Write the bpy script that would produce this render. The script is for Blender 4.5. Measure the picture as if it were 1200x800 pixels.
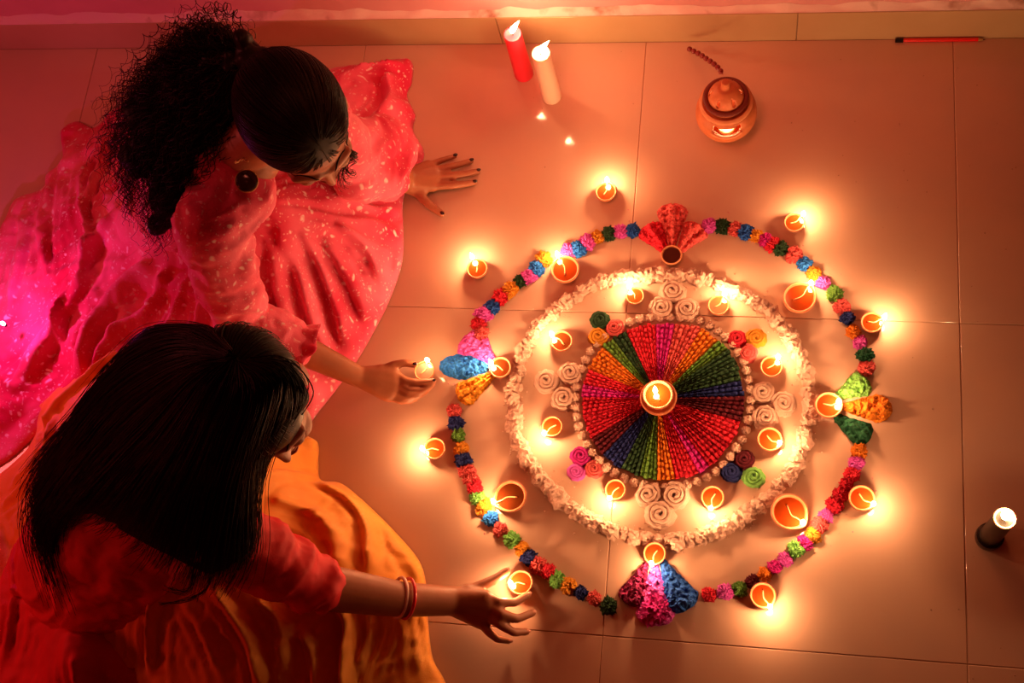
import bpy, bmesh, math, random
import numpy as np
from mathutils import Vector, Matrix, noise

for o in list(bpy.data.objects):
    bpy.data.objects.remove(o)
scn = bpy.context.scene
COL = scn.collection
random.seed(7); rng = np.random.default_rng(7)

# ------------------------------------------------------------ camera
F = 1487.06; AX, AY, AZ = 0.367184, 0.168449, 0.100617
CAM = np.array([-0.350731, -1.489129, 2.221967])
def _rot(a, b, c):
    ca, sa, cb, sb, cc, sc = math.cos(a), math.sin(a), math.cos(b), math.sin(b), math.cos(c), math.sin(c)
    Rx = np.array([[1,0,0],[0,ca,-sa],[0,sa,ca]]); Ry = np.array([[cb,0,sb],[0,1,0],[-sb,0,cb]]); Rz = np.array([[cc,-sc,0],[sc,cc,0],[0,0,1]])
    return Rz @ Ry @ Rx
RM = _rot(AX, AY, AZ)
cd = bpy.data.cameras.new('camera'); cam = bpy.data.objects.new('camera', cd); COL.objects.link(cam)
cd.sensor_width = 36; cd.lens = F/1200*36; cd.clip_start = .05
M4 = np.eye(4); M4[:3,:3] = RM; M4[:3,3] = CAM
cam.matrix_world = Matrix(M4.tolist())
scn.camera = cam

# ------------------------------------------------------------ world, lights, exposure
w = bpy.data.worlds.new('world'); scn.world = w; w.use_nodes = True
w.node_tree.nodes['Background'].inputs[0].default_value = (.46, .022, .005, 1)
w.node_tree.nodes['Background'].inputs[1].default_value = .13
scn.view_settings.view_transform = 'Standard'; scn.view_settings.look = 'None'
scn.view_settings.exposure = -.12; scn.view_settings.gamma = 1; scn.view_settings.use_curve_mapping = False
def area(name, loc, target, size, power, col):
    l = bpy.data.lights.new(name, 'AREA'); l.shape = 'DISK'; l.size = size; l.energy = power; l.color = col
    o = bpy.data.objects.new(name, l); COL.objects.link(o); o.location = loc
    o.rotation_euler = (Vector(target)-Vector(loc)).to_track_quat('-Z', 'Y').to_euler()
    return o
area('warm_fill', (-.40, -.18, 1.0), (-.75, -.60, 0), .25, 1.5, (1, .27, .08))  # added overhead warm fill, an unseen source
area('red_side_fill', (-2.15, -1.55, .65), (-1.7, -1.15, .15), .2, 1.9, (1, .05, .03))  # added red fill to brighten the red top at lower left
area('pink_party_lamp', (-2.45, -.70, .95), (-1.6, -.8, .1), .25, 5.0, (1, .13, .12))
area('pink_wall_fill', (-.75, -.62, 1.5), (-.75, .02, .25), .4, 1.6, (1, .17, .10)).data.spread = 1.2  # added pink fill, unseen, aimed at the back wall
FLAME_W = .56

# ------------------------------------------------------------ pixel -> world point at height z
def G(px, py, z=0.0):
    d = RM @ np.array([(px-600)/F, -(py-400)/F, -1.0])
    t = (z-CAM[2])/d[2]
    return CAM + t*d
def GV(px, py, z=0.0): return Vector(G(px, py, z))
def mpp(px, py, z=0.0): return float(np.linalg.norm(G(px+1, py, z)-G(px, py, z)))

# ------------------------------------------------------------ object helpers
def link(name, me, mat=None, parent=None, smooth=True):
    o = bpy.data.objects.new(name, me); COL.objects.link(o)
    if mat is not None:
        me.materials.clear(); me.materials.append(mat)
    if smooth and len(me.polygons): me.polygons.foreach_set('use_smooth', [True]*len(me.polygons))
    if parent is not None:
        o.parent = parent
        o.matrix_parent_inverse = Matrix.Translation(-parent.location) if False else parent.matrix_basis.inverted()
    return o
def mesh(name, v, f):
    me = bpy.data.meshes.new(name); me.from_pydata([tuple(map(float, a)) for a in v], [], [tuple(map(int, a)) for a in f]); me.update(); return me
def tag(o, label=None, cat=None, group=None, kind=None):
    if label: o['label'] = label
    if cat: o['category'] = cat
    if group: o['group'] = group
    if kind: o['kind'] = kind
    return o
def thing(name, label, cat, loc=(0,0,0), group=None):
    o = bpy.data.objects.new(name, None); COL.objects.link(o); o.location = loc; o.empty_display_size = .02
    return tag(o, label, cat, group)
def copy_tree(o, parent=None):
    c = o.copy(); COL.objects.link(c)
    if parent is not None: c.parent = parent
    for ch in list(o.children): copy_tree(ch, c)
    return c
class MB:
    def __init__(s): s.v = []; s.f = []; s.n = 0
    def add(s, v, f):
        v = np.asarray(v, float); s.v.append(v); s.f += [tuple(i+s.n for i in q) for q in f]; s.n += len(v); return s
    def lathe(s, prof, n=24, c=(0,0,0)):
        a = np.linspace(0, 2*np.pi, n, endpoint=False); vs = []; f = []
        for r, z in prof: vs += [(c[0]+r*math.cos(t), c[1]+r*math.sin(t), c[2]+z) for t in a]
        for i in range(len(prof)-1):
            for j in range(n):
                k = (j+1) % n; f.append((i*n+j, i*n+k, (i+1)*n+k, (i+1)*n+j))
        return s.add(vs, f)
    def tube(s, pts, rad, n=8, cap=True):
        P_ = np.asarray(pts, float); m = len(P_); rad = np.broadcast_to(np.asarray(rad, float), (m,))
        T = np.gradient(P_, axis=0); T /= np.linalg.norm(T, axis=1)[:,None]+1e-12
        up = np.array([0,0,1.]) if abs(T[0][2]) < .9 else np.array([1.,0,0])
        vs = []; f = []
        N = np.cross(T[0], up); N /= np.linalg.norm(N)
        for i in range(m):
            N = N-T[i]*np.dot(N, T[i]); N /= np.linalg.norm(N)+1e-12; B = np.cross(T[i], N)
            for k in range(n):
                a = 2*np.pi*k/n; vs.append(P_[i]+rad[i]*(math.cos(a)*N+math.sin(a)*B))
        for i in range(m-1):
            for k in range(n):
                q = (k+1) % n; f.append((i*n+k, i*n+q, (i+1)*n+q, (i+1)*n+k))
        if cap: f.append(tuple(range(n))[::-1]); f.append(tuple((m-1)*n+k for k in range(n)))
        return s.add(vs, f)
    def box(s, x0, x1, y0, y1, z0, z1):
        return s.add([(x0,y0,z0),(x1,y0,z0),(x1,y1,z0),(x0,y1,z0),(x0,y0,z1),(x1,y0,z1),(x1,y1,z1),(x0,y1,z1)],
                     [(0,3,2,1),(4,5,6,7),(0,1,5,4),(1,2,6,5),(2,3,7,6),(3,0,4,7)])
    def me(s, name='m'):
        return mesh(name, np.vstack(s.v), s.f)
    def build(s, name, mat=None, parent=None, smooth=True): return link(name, s.me(name), mat, parent, smooth)
def ico(sub=3):
    bm = bmesh.new(); bmesh.ops.create_icosphere(bm, subdivisions=sub, radius=1)
    v = np.array([x.co[:] for x in bm.verts]); f = [tuple(q.index for q in p.verts) for p in bm.faces]; bm.free(); return v, f
ICO2 = ico(2); ICO3 = ico(3); ICO4 = ico(4)
def bez(pts, n=24):
    """Catmull-Rom through points"""
    P_ = np.asarray(pts, float); P_ = np.vstack([2*P_[0]-P_[1], P_, 2*P_[-1]-P_[-2]]); out = []
    segs = len(P_)-3
    for t in np.linspace(0, segs, n):
        i = min(int(t), segs-1); u = t-i; a, b, c, d = P_[i:i+4]
        out.append(.5*((2*b)+(-a+c)*u+(2*a-5*b+4*c-d)*u*u+(-a+3*b-3*c+d)*u**3))
    return np.array(out)
# vectorised value noise
_perm = rng.permutation(65536)
_vals = rng.uniform(-1, 1, 65536)
def vnoise(p):
    p = np.asarray(p, float); i = np.floor(p).astype(np.int64); f = p-i; f = f*f*(3-2*f)
    r = 0
    for dx in (0,1):
        for dy in (0,1):
            for dz in (0,1):
                h = _vals[((i[...,0]+dx)*73856093 ^ (i[...,1]+dy)*19349663 ^ (i[...,2]+dz)*83492791) & 65535]
                r = r + h*np.where(dx, f[...,0], 1-f[...,0])*np.where(dy, f[...,1], 1-f[...,1])*np.where(dz, f[...,2], 1-f[...,2])
    return r
def fbm(p, o=3):
    r = 0; a = 1.
    for k in range(o): r = r+a*vnoise(np.asarray(p)*2**k+17.3*k); a *= .5
    return r

# ------------------------------------------------------------ materials
def mat(name, col, rough=.6, spec=.4, noise_col=None, scale=40, bump=0, bscale=200, emit=None, es=0, sss=0, coat=0, metal=0, sheen=0, detail=4, lo=.35, hi=.65):
    m = bpy.data.materials.new(name); m.use_nodes = True; nt = m.node_tree; b = nt.nodes['Principled BSDF']
    b.inputs['Base Color'].default_value = (*col, 1); b.inputs['Roughness'].default_value = rough
    b.inputs['Specular IOR Level'].default_value = spec; b.inputs['Metallic'].default_value = metal
    if coat: b.inputs['Coat Weight'].default_value = coat; b.inputs['Coat Roughness'].default_value = .08
    if sheen: b.inputs['Sheen Weight'].default_value = sheen
    if sss: b.inputs['Subsurface Weight'].default_value = sss; b.inputs['Subsurface Radius'].default_value = (.01,.004,.002); b.inputs['Subsurface Scale'].default_value = 1
    tc = nt.nodes.new('ShaderNodeTexCoord')
    if noise_col:
        n = nt.nodes.new('ShaderNodeTexNoise'); n.inputs['Scale'].default_value = scale; n.inputs['Detail'].default_value = detail
        nt.links.new(tc.outputs['Object'], n.inputs['Vector'])
        r = nt.nodes.new('ShaderNodeValToRGB'); r.color_ramp.elements[0].position = lo; r.color_ramp.elements[1].position = hi
        r.color_ramp.elements[0].color = (*noise_col, 1); r.color_ramp.elements[1].color = (*col, 1)
        nt.links.new(n.outputs['Fac'], r.inputs[0]); nt.links.new(r.outputs[0], b.inputs['Base Color'])
    if bump:
        n2 = nt.nodes.new('ShaderNodeTexNoise'); n2.inputs['Scale'].default_value = bscale; n2.inputs['Detail'].default_value = 3
        nt.links.new(tc.outputs['Object'], n2.inputs['Vector'])
        bp = nt.nodes.new('ShaderNodeBump'); bp.inputs['Strength'].default_value = bump; bp.inputs['Distance'].default_value = .002
        nt.links.new(n2.outputs['Fac'], bp.inputs['Height']); nt.links.new(bp.outputs[0], b.inputs['Normal'])
    if emit: b.inputs['Emission Color'].default_value = (*emit, 1); b.inputs['Emission Strength'].default_value = es
    return m
def flame_mat():
    m = bpy.data.materials.new('flame'); m.use_nodes = True; nt = m.node_tree; nt.nodes.clear()
    o = nt.nodes.new('ShaderNodeOutputMaterial'); e = nt.nodes.new('ShaderNodeEmission'); t = nt.nodes.new('ShaderNodeBsdfTransparent'); a = nt.nodes.new('ShaderNodeAddShader')
    e.inputs[0].default_value = (1, .62, .28, 1); e.inputs[1].default_value = 40
    nt.links.new(e.outputs[0], a.inputs[0]); nt.links.new(t.outputs[0], a.inputs[1]); nt.links.new(a.outputs[0], o.inputs[0]); return m
M_FLAME = flame_mat()
M_TILE = mat('beige_tile', (.66,.43,.30), .085, .5, (.60,.41,.31), 6, 0)
M_GROUT = mat('grout', (.40,.25,.17), .9)
M_SKIRT = mat('skirting_tile', (.55,.40,.22), .35, .5, (.48,.34,.18), 5)
M_WALL = mat('painted_wall', (.72,.37,.38), .8, .2, (.66,.33,.34), 8, .3, 60)
M_PLASTER = mat('plaster_edge', (.80,.62,.58), .9, .2, (.40,.22,.17), 14, .5, 90, lo=.30, hi=.42)
M_CLAY = mat('clay', (.56,.17,.065), .55, .4, (.46,.13,.045), 60, .2, 300)
M_CLAYRIM = mat('clay_rim', (.66,.26,.12), .5, .4, (.58,.21,.09), 60, .2, 300)
M_OIL = mat('lamp_oil', (.26,.036,.005), .06, .6, coat=.5)
M_OILD = mat('dark_oil', (.10,.022,.005), .06, .6, coat=.5)
M_WICK = mat('wick', (.85,.55,.25), .8)
M_SKIN = mat('skin', (.37,.135,.068), .45, .4, (.33,.115,.055), 30, .12, 500, sss=.06)
M_LIP = mat('lips', (.45,.07,.05), .35, .5)
M_HAIR = mat('hair', (.009,.0045,.003), .45, .12)
M_HAIRR = mat('hair_backlit', (.035,.007,.004), .5, .4)  # backlight on stray strands put into a redder base colour
M_NAIL = mat('nail_polish', (.015,.004,.006), .2, .6)
M_RED = mat('red_cloth', (.70,.022,.035), .6, .3, (.56,.014,.022), 14, .35, 700)
M_ORANGE = mat('orange_cloth', (.86,.36,.04), .6, .3, (.74,.26,.022), 9, .35, 600, sheen=.2)
def pink_mat():
    m = mat('pink_cloth', (.85,.13,.20), .7, .25, sheen=.2, bump=.35, bscale=420); nt = m.node_tree; b = nt.nodes['Principled BSDF']
    tc = [n for n in nt.nodes if n.type == 'TEX_COORD'][0]
    ns = nt.nodes.new('ShaderNodeTexNoise'); ns.inputs['Scale'].default_value = 18; nt.links.new(tc.outputs['Object'], ns.inputs['Vector'])
    mx = nt.nodes.new('ShaderNodeMixRGB'); mx.blend_type = 'LINEAR_LIGHT'; mx.inputs[0].default_value = .03
    nt.links.new(tc.outputs['Object'], mx.inputs[1]); nt.links.new(ns.outputs['Color'], mx.inputs[2])
    prev = None
    for sc_, t0, t1 in ((46, .12, .24), (110, .12, .26)):
        v = nt.nodes.new('ShaderNodeTexVoronoi'); v.inputs['Scale'].default_value = sc_; v.inputs['Randomness'].default_value = 1
        nt.links.new(mx.outputs[0], v.inputs['Vector'])
        r = nt.nodes.new('ShaderNodeValToRGB'); r.color_ramp.elements[0].position = t0; r.color_ramp.elements[1].position = t1
        r.color_ramp.elements[0].color = (1,1,1,1); r.color_ramp.elements[1].color = (0,0,0,1)
        nt.links.new(v.outputs['Distance'], r.inputs[0])
        if prev is None: prev = r
        else:
            ad = nt.nodes.new('ShaderNodeMixRGB'); ad.blend_type = 'ADD'; ad.use_clamp = True; ad.inputs[0].default_value = .55
            nt.links.new(prev.outputs[0], ad.inputs[1]); nt.links.new(r.outputs[0], ad.inputs[2]); prev = ad
    n3 = nt.nodes.new('ShaderNodeTexNoise'); n3.inputs['Scale'].default_value = 7; nt.links.new(tc.outputs['Object'], n3.inputs['Vector'])
    r3 = nt.nodes.new('ShaderNodeValToRGB'); r3.color_ramp.elements[0].position = .38; r3.color_ramp.elements[1].position = .62
    r3.color_ramp.elements[0].color = (.66,.016,.09,1); r3.color_ramp.elements[1].color = (.88,.17,.30,1); nt.links.new(n3.outputs['Fac'], r3.inputs[0])
    fm = nt.nodes.new('ShaderNodeMixRGB'); nt.links.new(prev.outputs[0], fm.inputs[0]); nt.links.new(r3.outputs[0], fm.inputs[1]); fm.inputs[2].default_value = (.95,.66,.70,1)
    nt.links.new(fm.outputs[0], b.inputs['Base Color'])
    return m
M_PINK = pink_mat()
M_BLACKM = mat('black_metal', (.02,.015,.015), .25, .6, metal=.5)
M_GOLD = mat('brass', (.6,.35,.15), .3, .5, metal=1)
POW = {}
def pw(name, c, d=None):
    POW[name] = mat(name+'_powder', c, .85, .25, d or tuple(x*.5 for x in c), 220, .6, 500)
pw('red', (.85,.025,.06)); pw('crimson', (.65,.010,.04)); pw('pink', (.90,.13,.72)); pw('coral', (.88,.14,.14)); pw('magenta', (.75,.02,.36))
pw('blue', (.02,.13,.60)); pw('light blue', (.03,.27,.98)); pw('navy', (.015,.03,.20)); pw('dark green', (.025,.085,.03)); pw('green', (.14,.36,.05))
pw('light green', (.24,.68,.14)); pw('yellow', (.88,.38,.03)); pw('orange', (.92,.28,.02)); pw('maroon', (.14,.006,.02)); pw('purple', (.28,.012,.10))
pw('white', (.80,.62,.52), (.60,.34,.24)); pw('black', (.02,.012,.01))
pw('bottle green', (.01,.10,.04))

# ------------------------------------------------------------ setting: floor tiles, skirting, wall
XW0, XW1, YW0 = -2.7, .6, -2.1
floor = MB().box(XW0, XW1, YW0, .02, -.03, -.0018).build('floor', M_GROUT, smooth=False); tag(floor, kind='structure')
def tile_me(w_, h_):
    b = .0012; z = 0; v = [(0,0,-.008),(w_,0,-.008),(w_,h_,-.008),(0,h_,-.008),(0,0,z-b),(w_,0,z-b),(w_,h_,z-b),(0,h_,z-b),(b,b,z),(w_-b,b,z),(w_-b,h_-b,z),(b,h_-b,z)]
    f = [(0,1,5,4),(1,2,6,5),(2,3,7,6),(3,0,4,7),(4,5,9,8),(5,6,10,9),(6,7,11,10),(7,4,8,11),(8,9,10,11)]
    return mesh('tile', v, f)
xs = [XW0, -2.4, -1.825, -1.2, -.6, 0, XW1]; ys = [0, -.6, -1.2, -1.8, YW0]; gap = .0007; cache = {}
for i in range(len(xs)-1):
    for j in range(len(ys)-1):
        w_, h_ = round(xs[i+1]-xs[i]-gap, 4), round(ys[j]-ys[j+1]-gap, 4)
        if (w_, h_) not in cache: m_ = tile_me(w_, h_); m_.materials.append(M_TILE); cache[(w_, h_)] = m_
        t = link('tile', cache[(w_, h_)], None, floor, False); t.location = (xs[i]+gap/2, ys[j+1]+gap/2, random.uniform(-.0002,.0002))
SK = .092
wall = MB().box(XW0, XW1, .012, .10, 0, 2.6).build('wall_back', M_WALL, smooth=False); tag(wall, kind='structure')
base = MB().box(XW0, XW1, .004, .0119, 0, SK-.001).build('baseboard_back', M_GROUT, smooth=False); tag(base, kind='structure')
bx_ = [XW0, -2.1, -1.5, -.9, -.3, .3, XW1]
for i in range(len(bx_)-1):
    a, b = bx_[i]+.0006, bx_[i+1]-.0006
    MB().add([(a,0,0),(b,0,0),(b,0,SK-.001),(a,0,SK-.001),(a+.001,-.001,.001),(b-.001,-.001,.001),(b-.001,-.001,SK-.002),(a+.001,-.001,SK-.002),(a,.0045,0),(b,.0045,0),(b,.0045,SK),(a,.0045,SK)],
             [(4,5,6,7),(0,1,5,4),(1,2,6,5),(2,3,7,6),(3,0,4,7),(0,8,9,1),(1,9,10,2),(2,10,11,3),(3,11,8,0)]).build('tile', M_SKIRT, base, False)
# rough plaster lip over the skirting
n = 420; X = np.linspace(XW0, XW1, n); nz = fbm(np.stack([X*22, X*0, X*0], 1), 4)
hh = np.clip(.016+.007*nz+.005*np.sin(X*3), .004, .035); dd = np.clip(.006+.004*fbm(np.stack([X*30, X*0+5, X*0], 1), 3), .001, .012)
v = []; f = []
for i in range(n): v += [(X[i], .0119-.0116, SK+.0002), (X[i], .012-dd[i]-.002, SK+.001+abs(nz[i])*.002), (X[i], .012-dd[i]*.6, SK+hh[i]*.7), (X[i], .0118, SK+hh[i])]
for i in range(n-1):
    for k in range(3): f.append((i*4+k, (i+1)*4+k, (i+1)*4+k+1, i*4+k+1))
pl = link('trim_1', mesh('plaster', v, f), M_PLASTER); tag(pl, kind='structure')
# floor specks
mb = MB()
for k in range(60):
    p = G(random.uniform(560,1200), random.uniform(60,220), 0) if k % 2 else G(random.uniform(1030,1200), random.uniform(60,800), 0); r = random.uniform(.0005,.0014)
    mb.add(ICO2[0]*r*np.array([1,1,.5])+p+[0,0,r*.4], ICO2[1])
tag(mb.build('dust_specks', M_GROUT), 'tiny dark specks of dust scattered over the beige tiled floor', 'dust', kind='stuff')

# ------------------------------------------------------------ flames
def flame_me(h=.022, r=.0042, lean=(0,0)):
    prof = [(0,0),(.55,.06),(.9,.2),(1,.33),(.85,.5),(.55,.7),(.25,.87),(0,1)]
    mb = MB().lathe([(r*a+1e-5, h*b) for a, b in prof], 12); v = mb.v[0]; t = (v[:,2]/h)**1.4; v[:,0] += lean[0]*t; v[:,1] += lean[1]*t
    return mb.me('flame')
def add_light(parent, loc, power, col=(1,.44,.19), r=.005):
    l = bpy.data.lights.new('flame_light', 'POINT'); l.energy = power; l.color = col; l.shadow_soft_size = r
    o = bpy.data.objects.new('flame_light', l); COL.objects.link(o); o.parent = parent; o.location = loc; return o

# ------------------------------------------------------------ oil lamps (diyas)
def diya_parts(R, spout=0.0, dark=False, ang=0, lit=True, fd=1.0, fh=.022, power=FLAME_W):
    """children meshes in local coords, z=0 at foot; spout points to +x then turned by ang"""
    H = R*.72 if R > .027 else R*.85
    prof = [(R*.45,0),(R*.62,0),(R*.80,H*.30),(R*.97,H*.72),(R*1.0,H*.95),(R*.985,H),(R*.90,H),(R*.86,H*.93),(R*.80,H*.72),(R*.72,H*.55),(R*.3,H*.30),(1e-4,H*.25)]
    mb = MB().lathe([(1e-4,0)]+prof, 32); v = mb.v[0]
    rr = np.hypot(v[:,0], v[:,1]); a = np.arctan2(v[:,1], v[:,0])
    k = spout*np.exp(-(a/.42)**2)*np.clip(v[:,2]/H, 0, 1)**2*np.clip(rr/R, 0, 1)
    v[:,0] += R*k; v *= 1+.012*vnoise(v*60)[:,None]
    ca, sa = math.cos(ang), math.sin(ang); Rz = np.array([[ca,-sa,0],[sa,ca,0],[0,0,1]])
    mb.v[0] = v @ Rz.T
    rim = MB().lathe([(R*.985,H*.99),(R*.965,H*1.03),(R*.91,H*1.03),(R*.885,H*.985),(R*.93,H*.97),(R*.985,H*.99)], 32); v = rim.v[0]
    a = np.arctan2(v[:,1], v[:,0]); v[:,0] += R*spout*np.exp(-(a/.42)**2); rim.v[0] = v @ Rz.T
    zo = H*.80; nn = 32
    aa = np.linspace(0, 2*np.pi, nn, endpoint=False); ro = R*.82*(1+.9*spout*np.exp(-(((aa+np.pi) % (2*np.pi)-np.pi)/.42)**2))
    ov = np.vstack([[(0,0,zo)], np.stack([ro*np.cos(aa), ro*np.sin(aa), np.full(nn, zo)], 1)]) @ Rz.T
    oil = MB().add(ov, [(0, 1+i, 1+(i+1) % nn) for i in range(nn)])
    tip = np.array([R*(.93+spout*1.0)*fd, 0, H*1.12]); st = np.array([-R*.35, R*.2, zo+.0008])
    wk = bez([st, (R*.2, -R*.05, zo+.001), (R*.65*fd, .02*R, H*.98), tip], 14) @ Rz.T
    wick = MB().tube(wk, np.linspace(.0011, .0008, 14), 6)
    return mb, rim, oil, wick, (tip @ Rz.T), H
GR_D = 'clay oil lamps of the rangoli'
def diya(px, py, rpx, flame=None, label='', z0=0.0, spout=0, dark=False, power=FLAME_W, stack=False, fh=.021, oilmat=None):
    R = rpx*mpp(px, py, z0+.02); Hh = R*.72 if R > .027 else R*.85
    c = G(px, py, z0+Hh); loc = (c[0], c[1], z0)
    if flame is not None:
        f = G(flame[0], flame[1], z0+Hh+.008); d = f-c; ang = math.atan2(d[1], d[0]); fd = min(1.08, max(.0, math.hypot(d[0], d[1])/(R*(.93+spout))))
    else: ang = 1.0; fd = .8
    t = thing('oil_lamp', label, 'oil lamp', loc)
    body, rim, oil, wick, tip, H = diya_parts(R, spout, dark, ang, fd=fd)
    loc = np.array(loc)
    def put(mbx, nm, mt):
        me = mbx.me(nm); me.materials.append(mt); me.polygons.foreach_set('use_smooth', [True]*len(me.polygons))
        o = bpy.data.objects.new(nm, me); COL.objects.link(o); o.parent = t; return o
    bw = put(body, 'bowl', M_CLAY); put(rim, 'rim', M_CLAYRIM)
    put(oil, 'oil', oilmat or (M_OILD if dark else M_OIL))
    if flame is not None or not dark: put(wick, 'wick', M_WICK)
    if stack:
        put(MB().lathe([(R*.9,-.012),(R*1.15,-.008),(R*1.22,.004),(R*1.1,.006),(R*.9,.004),(1e-4,.003)], 32), 'saucer', M_CLAY)
    if flame is not None:
        fl = bpy.data.objects.new('flame', flame_me(fh, .0042, (random.uniform(-.003,.003), random.uniform(-.002,.004)))); COL.objects.link(fl)
        fl.data.materials.append(M_FLAME); fl.data.polygons.foreach_set('use_smooth', [True]*len(fl.data.polygons)); fl.parent = t; fl.location = tip-np.array([0,0,.002])
        add_light(t, tip+np.array([0,0,.013]), power)
    return t
DIYAS = [
 (710,224,12.5,(711,211),'small clay oil lamp alone on the floor above the outer ring'),
 (559,314,12.5,(553,300),'small clay oil lamp on the floor left of the outer ring, beside the pink skirt'),
 (662,315,17,(653,298),'wide clay oil lamp touching the upper left of the outer ring'),
 (744,346,11,(735,333),'small clay oil lamp inside the white ring, left of the top white rosettes'),
 (842,357,13,(850,343),'small clay oil lamp inside the white ring, right of the top white rosettes'),
 (931,260,12.5,(944,248),'small clay oil lamp on the floor outside the outer ring at upper right'),
 (937,348,20,(951,331),'large clay oil bowl with amber oil between white ring and outer ring, upper right'),
 (1022,377,13.5,(1038,371),'small clay oil lamp outside the outer ring at right, next to a tile joint'),
 (658,399,13,(647,392),'small dark-oil lamp on the left inside of the white ring, above the left rosettes'),
 (586,430,13,(575,425),'clay lamp with brown oil at the inner end of the pink, blue and yellow fan'),
 (904,429,13.5,(912,418),'small clay oil lamp just above the right white rosettes'),
 (902,514,15,(914,518),'clay oil lamp just below the right white rosettes'),
 (647,499,12.5,(636,509),'small clay oil lamp just below the left white rosettes'),
 (509,525,13,(495,526),'small clay oil lamp on the floor between the orange skirt and the outer ring'),
 (598,581,19,(578,588),'large clay oil bowl with dark oil between white ring and outer ring, lower left'),
 (721,573,12.5,(711,588),'small clay oil lamp left of the bottom white rosettes'),
 (835,582,14,(833,598),'small clay oil lamp right of the bottom white rosettes'),
 (925,599,22,(941,612),'largest clay oil bowl, amber oil, between white ring and outer ring at lower right'),
 (1010,583,16,(1024,590),'clay oil lamp outside the outer ring at lower right, beside crimson mounds'),
 (767,648,13.5,(764,661),'clay oil lamp at the top of the bottom purple, pink and blue fan'),
 (894,697,15.5,(903,711),'clay oil lamp below the outer ring at bottom right, in front of the others'),
 (610,682,14.5,(598,683),'clay oil lamp at the fingertips of the girl in orange'),
]
for px, py, r, fl, lb in DIYAS:
    big = r >= 19
    t = diya(px, py, r, fl, lb, spout=.16 if big else .05, dark=(px, py) in ((586,430),(598,581),(658,399)), power=FLAME_W*(1.0 if big else 1.0))
diya(771, 462, 18, (768,458), 'double clay oil lamp burning at the centre of the coloured wheel', z0=.020, stack=True, fh=.026)
diya(971, 474, 16.5, (983,470), 'clay oil lamp on white petals at the inner end of the green and orange fan', z0=.006)
diya(787, 298, 12.5, None, 'unlit dark clay lamp at the base of the red fan at the top', z0=.004, dark=True)
held = diya(497, 434, 12, (501,420), 'small clay oil lamp held in the fingers of the girl in pink', z0=.034, power=.28, oilmat=mat('pale_oil', (.45,.15,.10), .08, .6))

# ------------------------------------------------------------ coloured mounds of the rangoli
def tuft_me(seed, spike=.16, flat=.62, v0=None):
    v, f = (ICO4 if v0 is None else v0); s = seed*13.7
    n1 = fbm(v*2.3+s, 2); n2 = np.abs(vnoise(v*5.5+s+9)); n3 = vnoise(v*11+s+3)
    r = 1+.12*n1-spike*1.2*(.45-n2)+spike*.8*n3
    q = v*r[:,None]; q[:,2] = np.where(q[:,2] < 0, q[:,2]*.25, q[:,2]*flat); q[:,2] -= q[:,2].min()
    return mesh('mound', q, f)
ICO3T = ICO3
TUFTS = [tuft_me(i, .36, .70, ICO4) for i in range(5)]; WT = [tuft_me(20+i, .30, .80, ICO3) for i in range(6)]
for m_ in TUFTS+WT:
    m_.materials.append(POW['white']); m_.polygons.foreach_set('use_smooth', [False]*len(m_.polygons))
def put_mesh(name, me, loc, sc, rz, mt, label=None, cat=None, group=None, parent=None):
    o = bpy.data.objects.new(name, me); COL.objects.link(o); o.location = loc; o.scale = sc; o.rotation_euler = (0,0,rz)
    o.material_slots[0].link = 'OBJECT'; o.material_slots[0].material = mt
    if parent: o.parent = parent
    return tag(o, label, cat, group)
ORD = ['first','second','third','fourth','fifth','sixth','seventh','eighth','ninth','tenth','eleventh','twelfth','thirteenth','fourteenth','fifteenth','sixteenth','seventeenth','eighteenth','nineteenth','twentieth','twenty-first','twenty-second','twenty-third','twenty-fourth','twenty-fifth']
OUT = {
 'left of the top red fan': [(741,270,'blue'),(727,271,'pink'),(713,274,'dark green'),(700,278,'yellow'),(688,284,'pink'),(678,291,'light blue'),(667,293,'pink'),(637,304,'yellow'),(628,315,'light blue'),(620,323,'pink'),(609,329,'dark green'),(598,339,'yellow'),(587,348,'red'),(577,359,'blue'),(567,368,'pink'),(561,379,'red'),(563,391,'coral')],
 'below the left fan': [(532,481,'coral'),(534,495,'navy'),(537,510,'green'),(540,526,'yellow'),(543,539,'navy'),(547,552,'coral'),(552,561,'coral'),(556,570,'red'),(559,582,'light green'),(567,594,'yellow'),(575,607,'light blue'),(586,620,'coral'),(600,632,'light green'),(611,643,'yellow'),(620,653,'navy'),(630,662,'coral'),(641,669,'red'),(653,679,'light green'),(666,686,'yellow'),(680,694,'navy'),(696,701,'coral'),(713,710,'dark green')],
 'right of the bottom fan': [(831,696,'red'),(850,693,'pink'),(867,690,'green'),(882,681,'maroon'),(896,673,'orange'),(908,664,'magenta'),(920,655,'pink'),(933,643,'light green'),(943,636,'magenta'),(953,627,'yellow'),(961,614,'coral'),(968,604,'pink'),(978,592,'crimson'),(985,580,'crimson'),(992,568,'crimson'),(998,556,'red'),(1004,542,'pink'),(1007,528,'orange')],
 'right of the top red fan': [(831,264,'pink'),(847,265,'dark green'),(861,268,'coral'),(873,272,'blue'),(886,276,'yellow'),(897,281,'magenta'),(905,286,'red'),(915,291,'dark green'),(930,299,'coral'),(943,309,'light blue'),(954,320,'yellow'),(965,331,'pink'),(978,344,'green'),(986,359,'coral'),(993,372,'navy'),(1000,388,'orange'),(1008,401,'pink'),(1014,416,'bottle green'),(1016,431,'coral')]}
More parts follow.
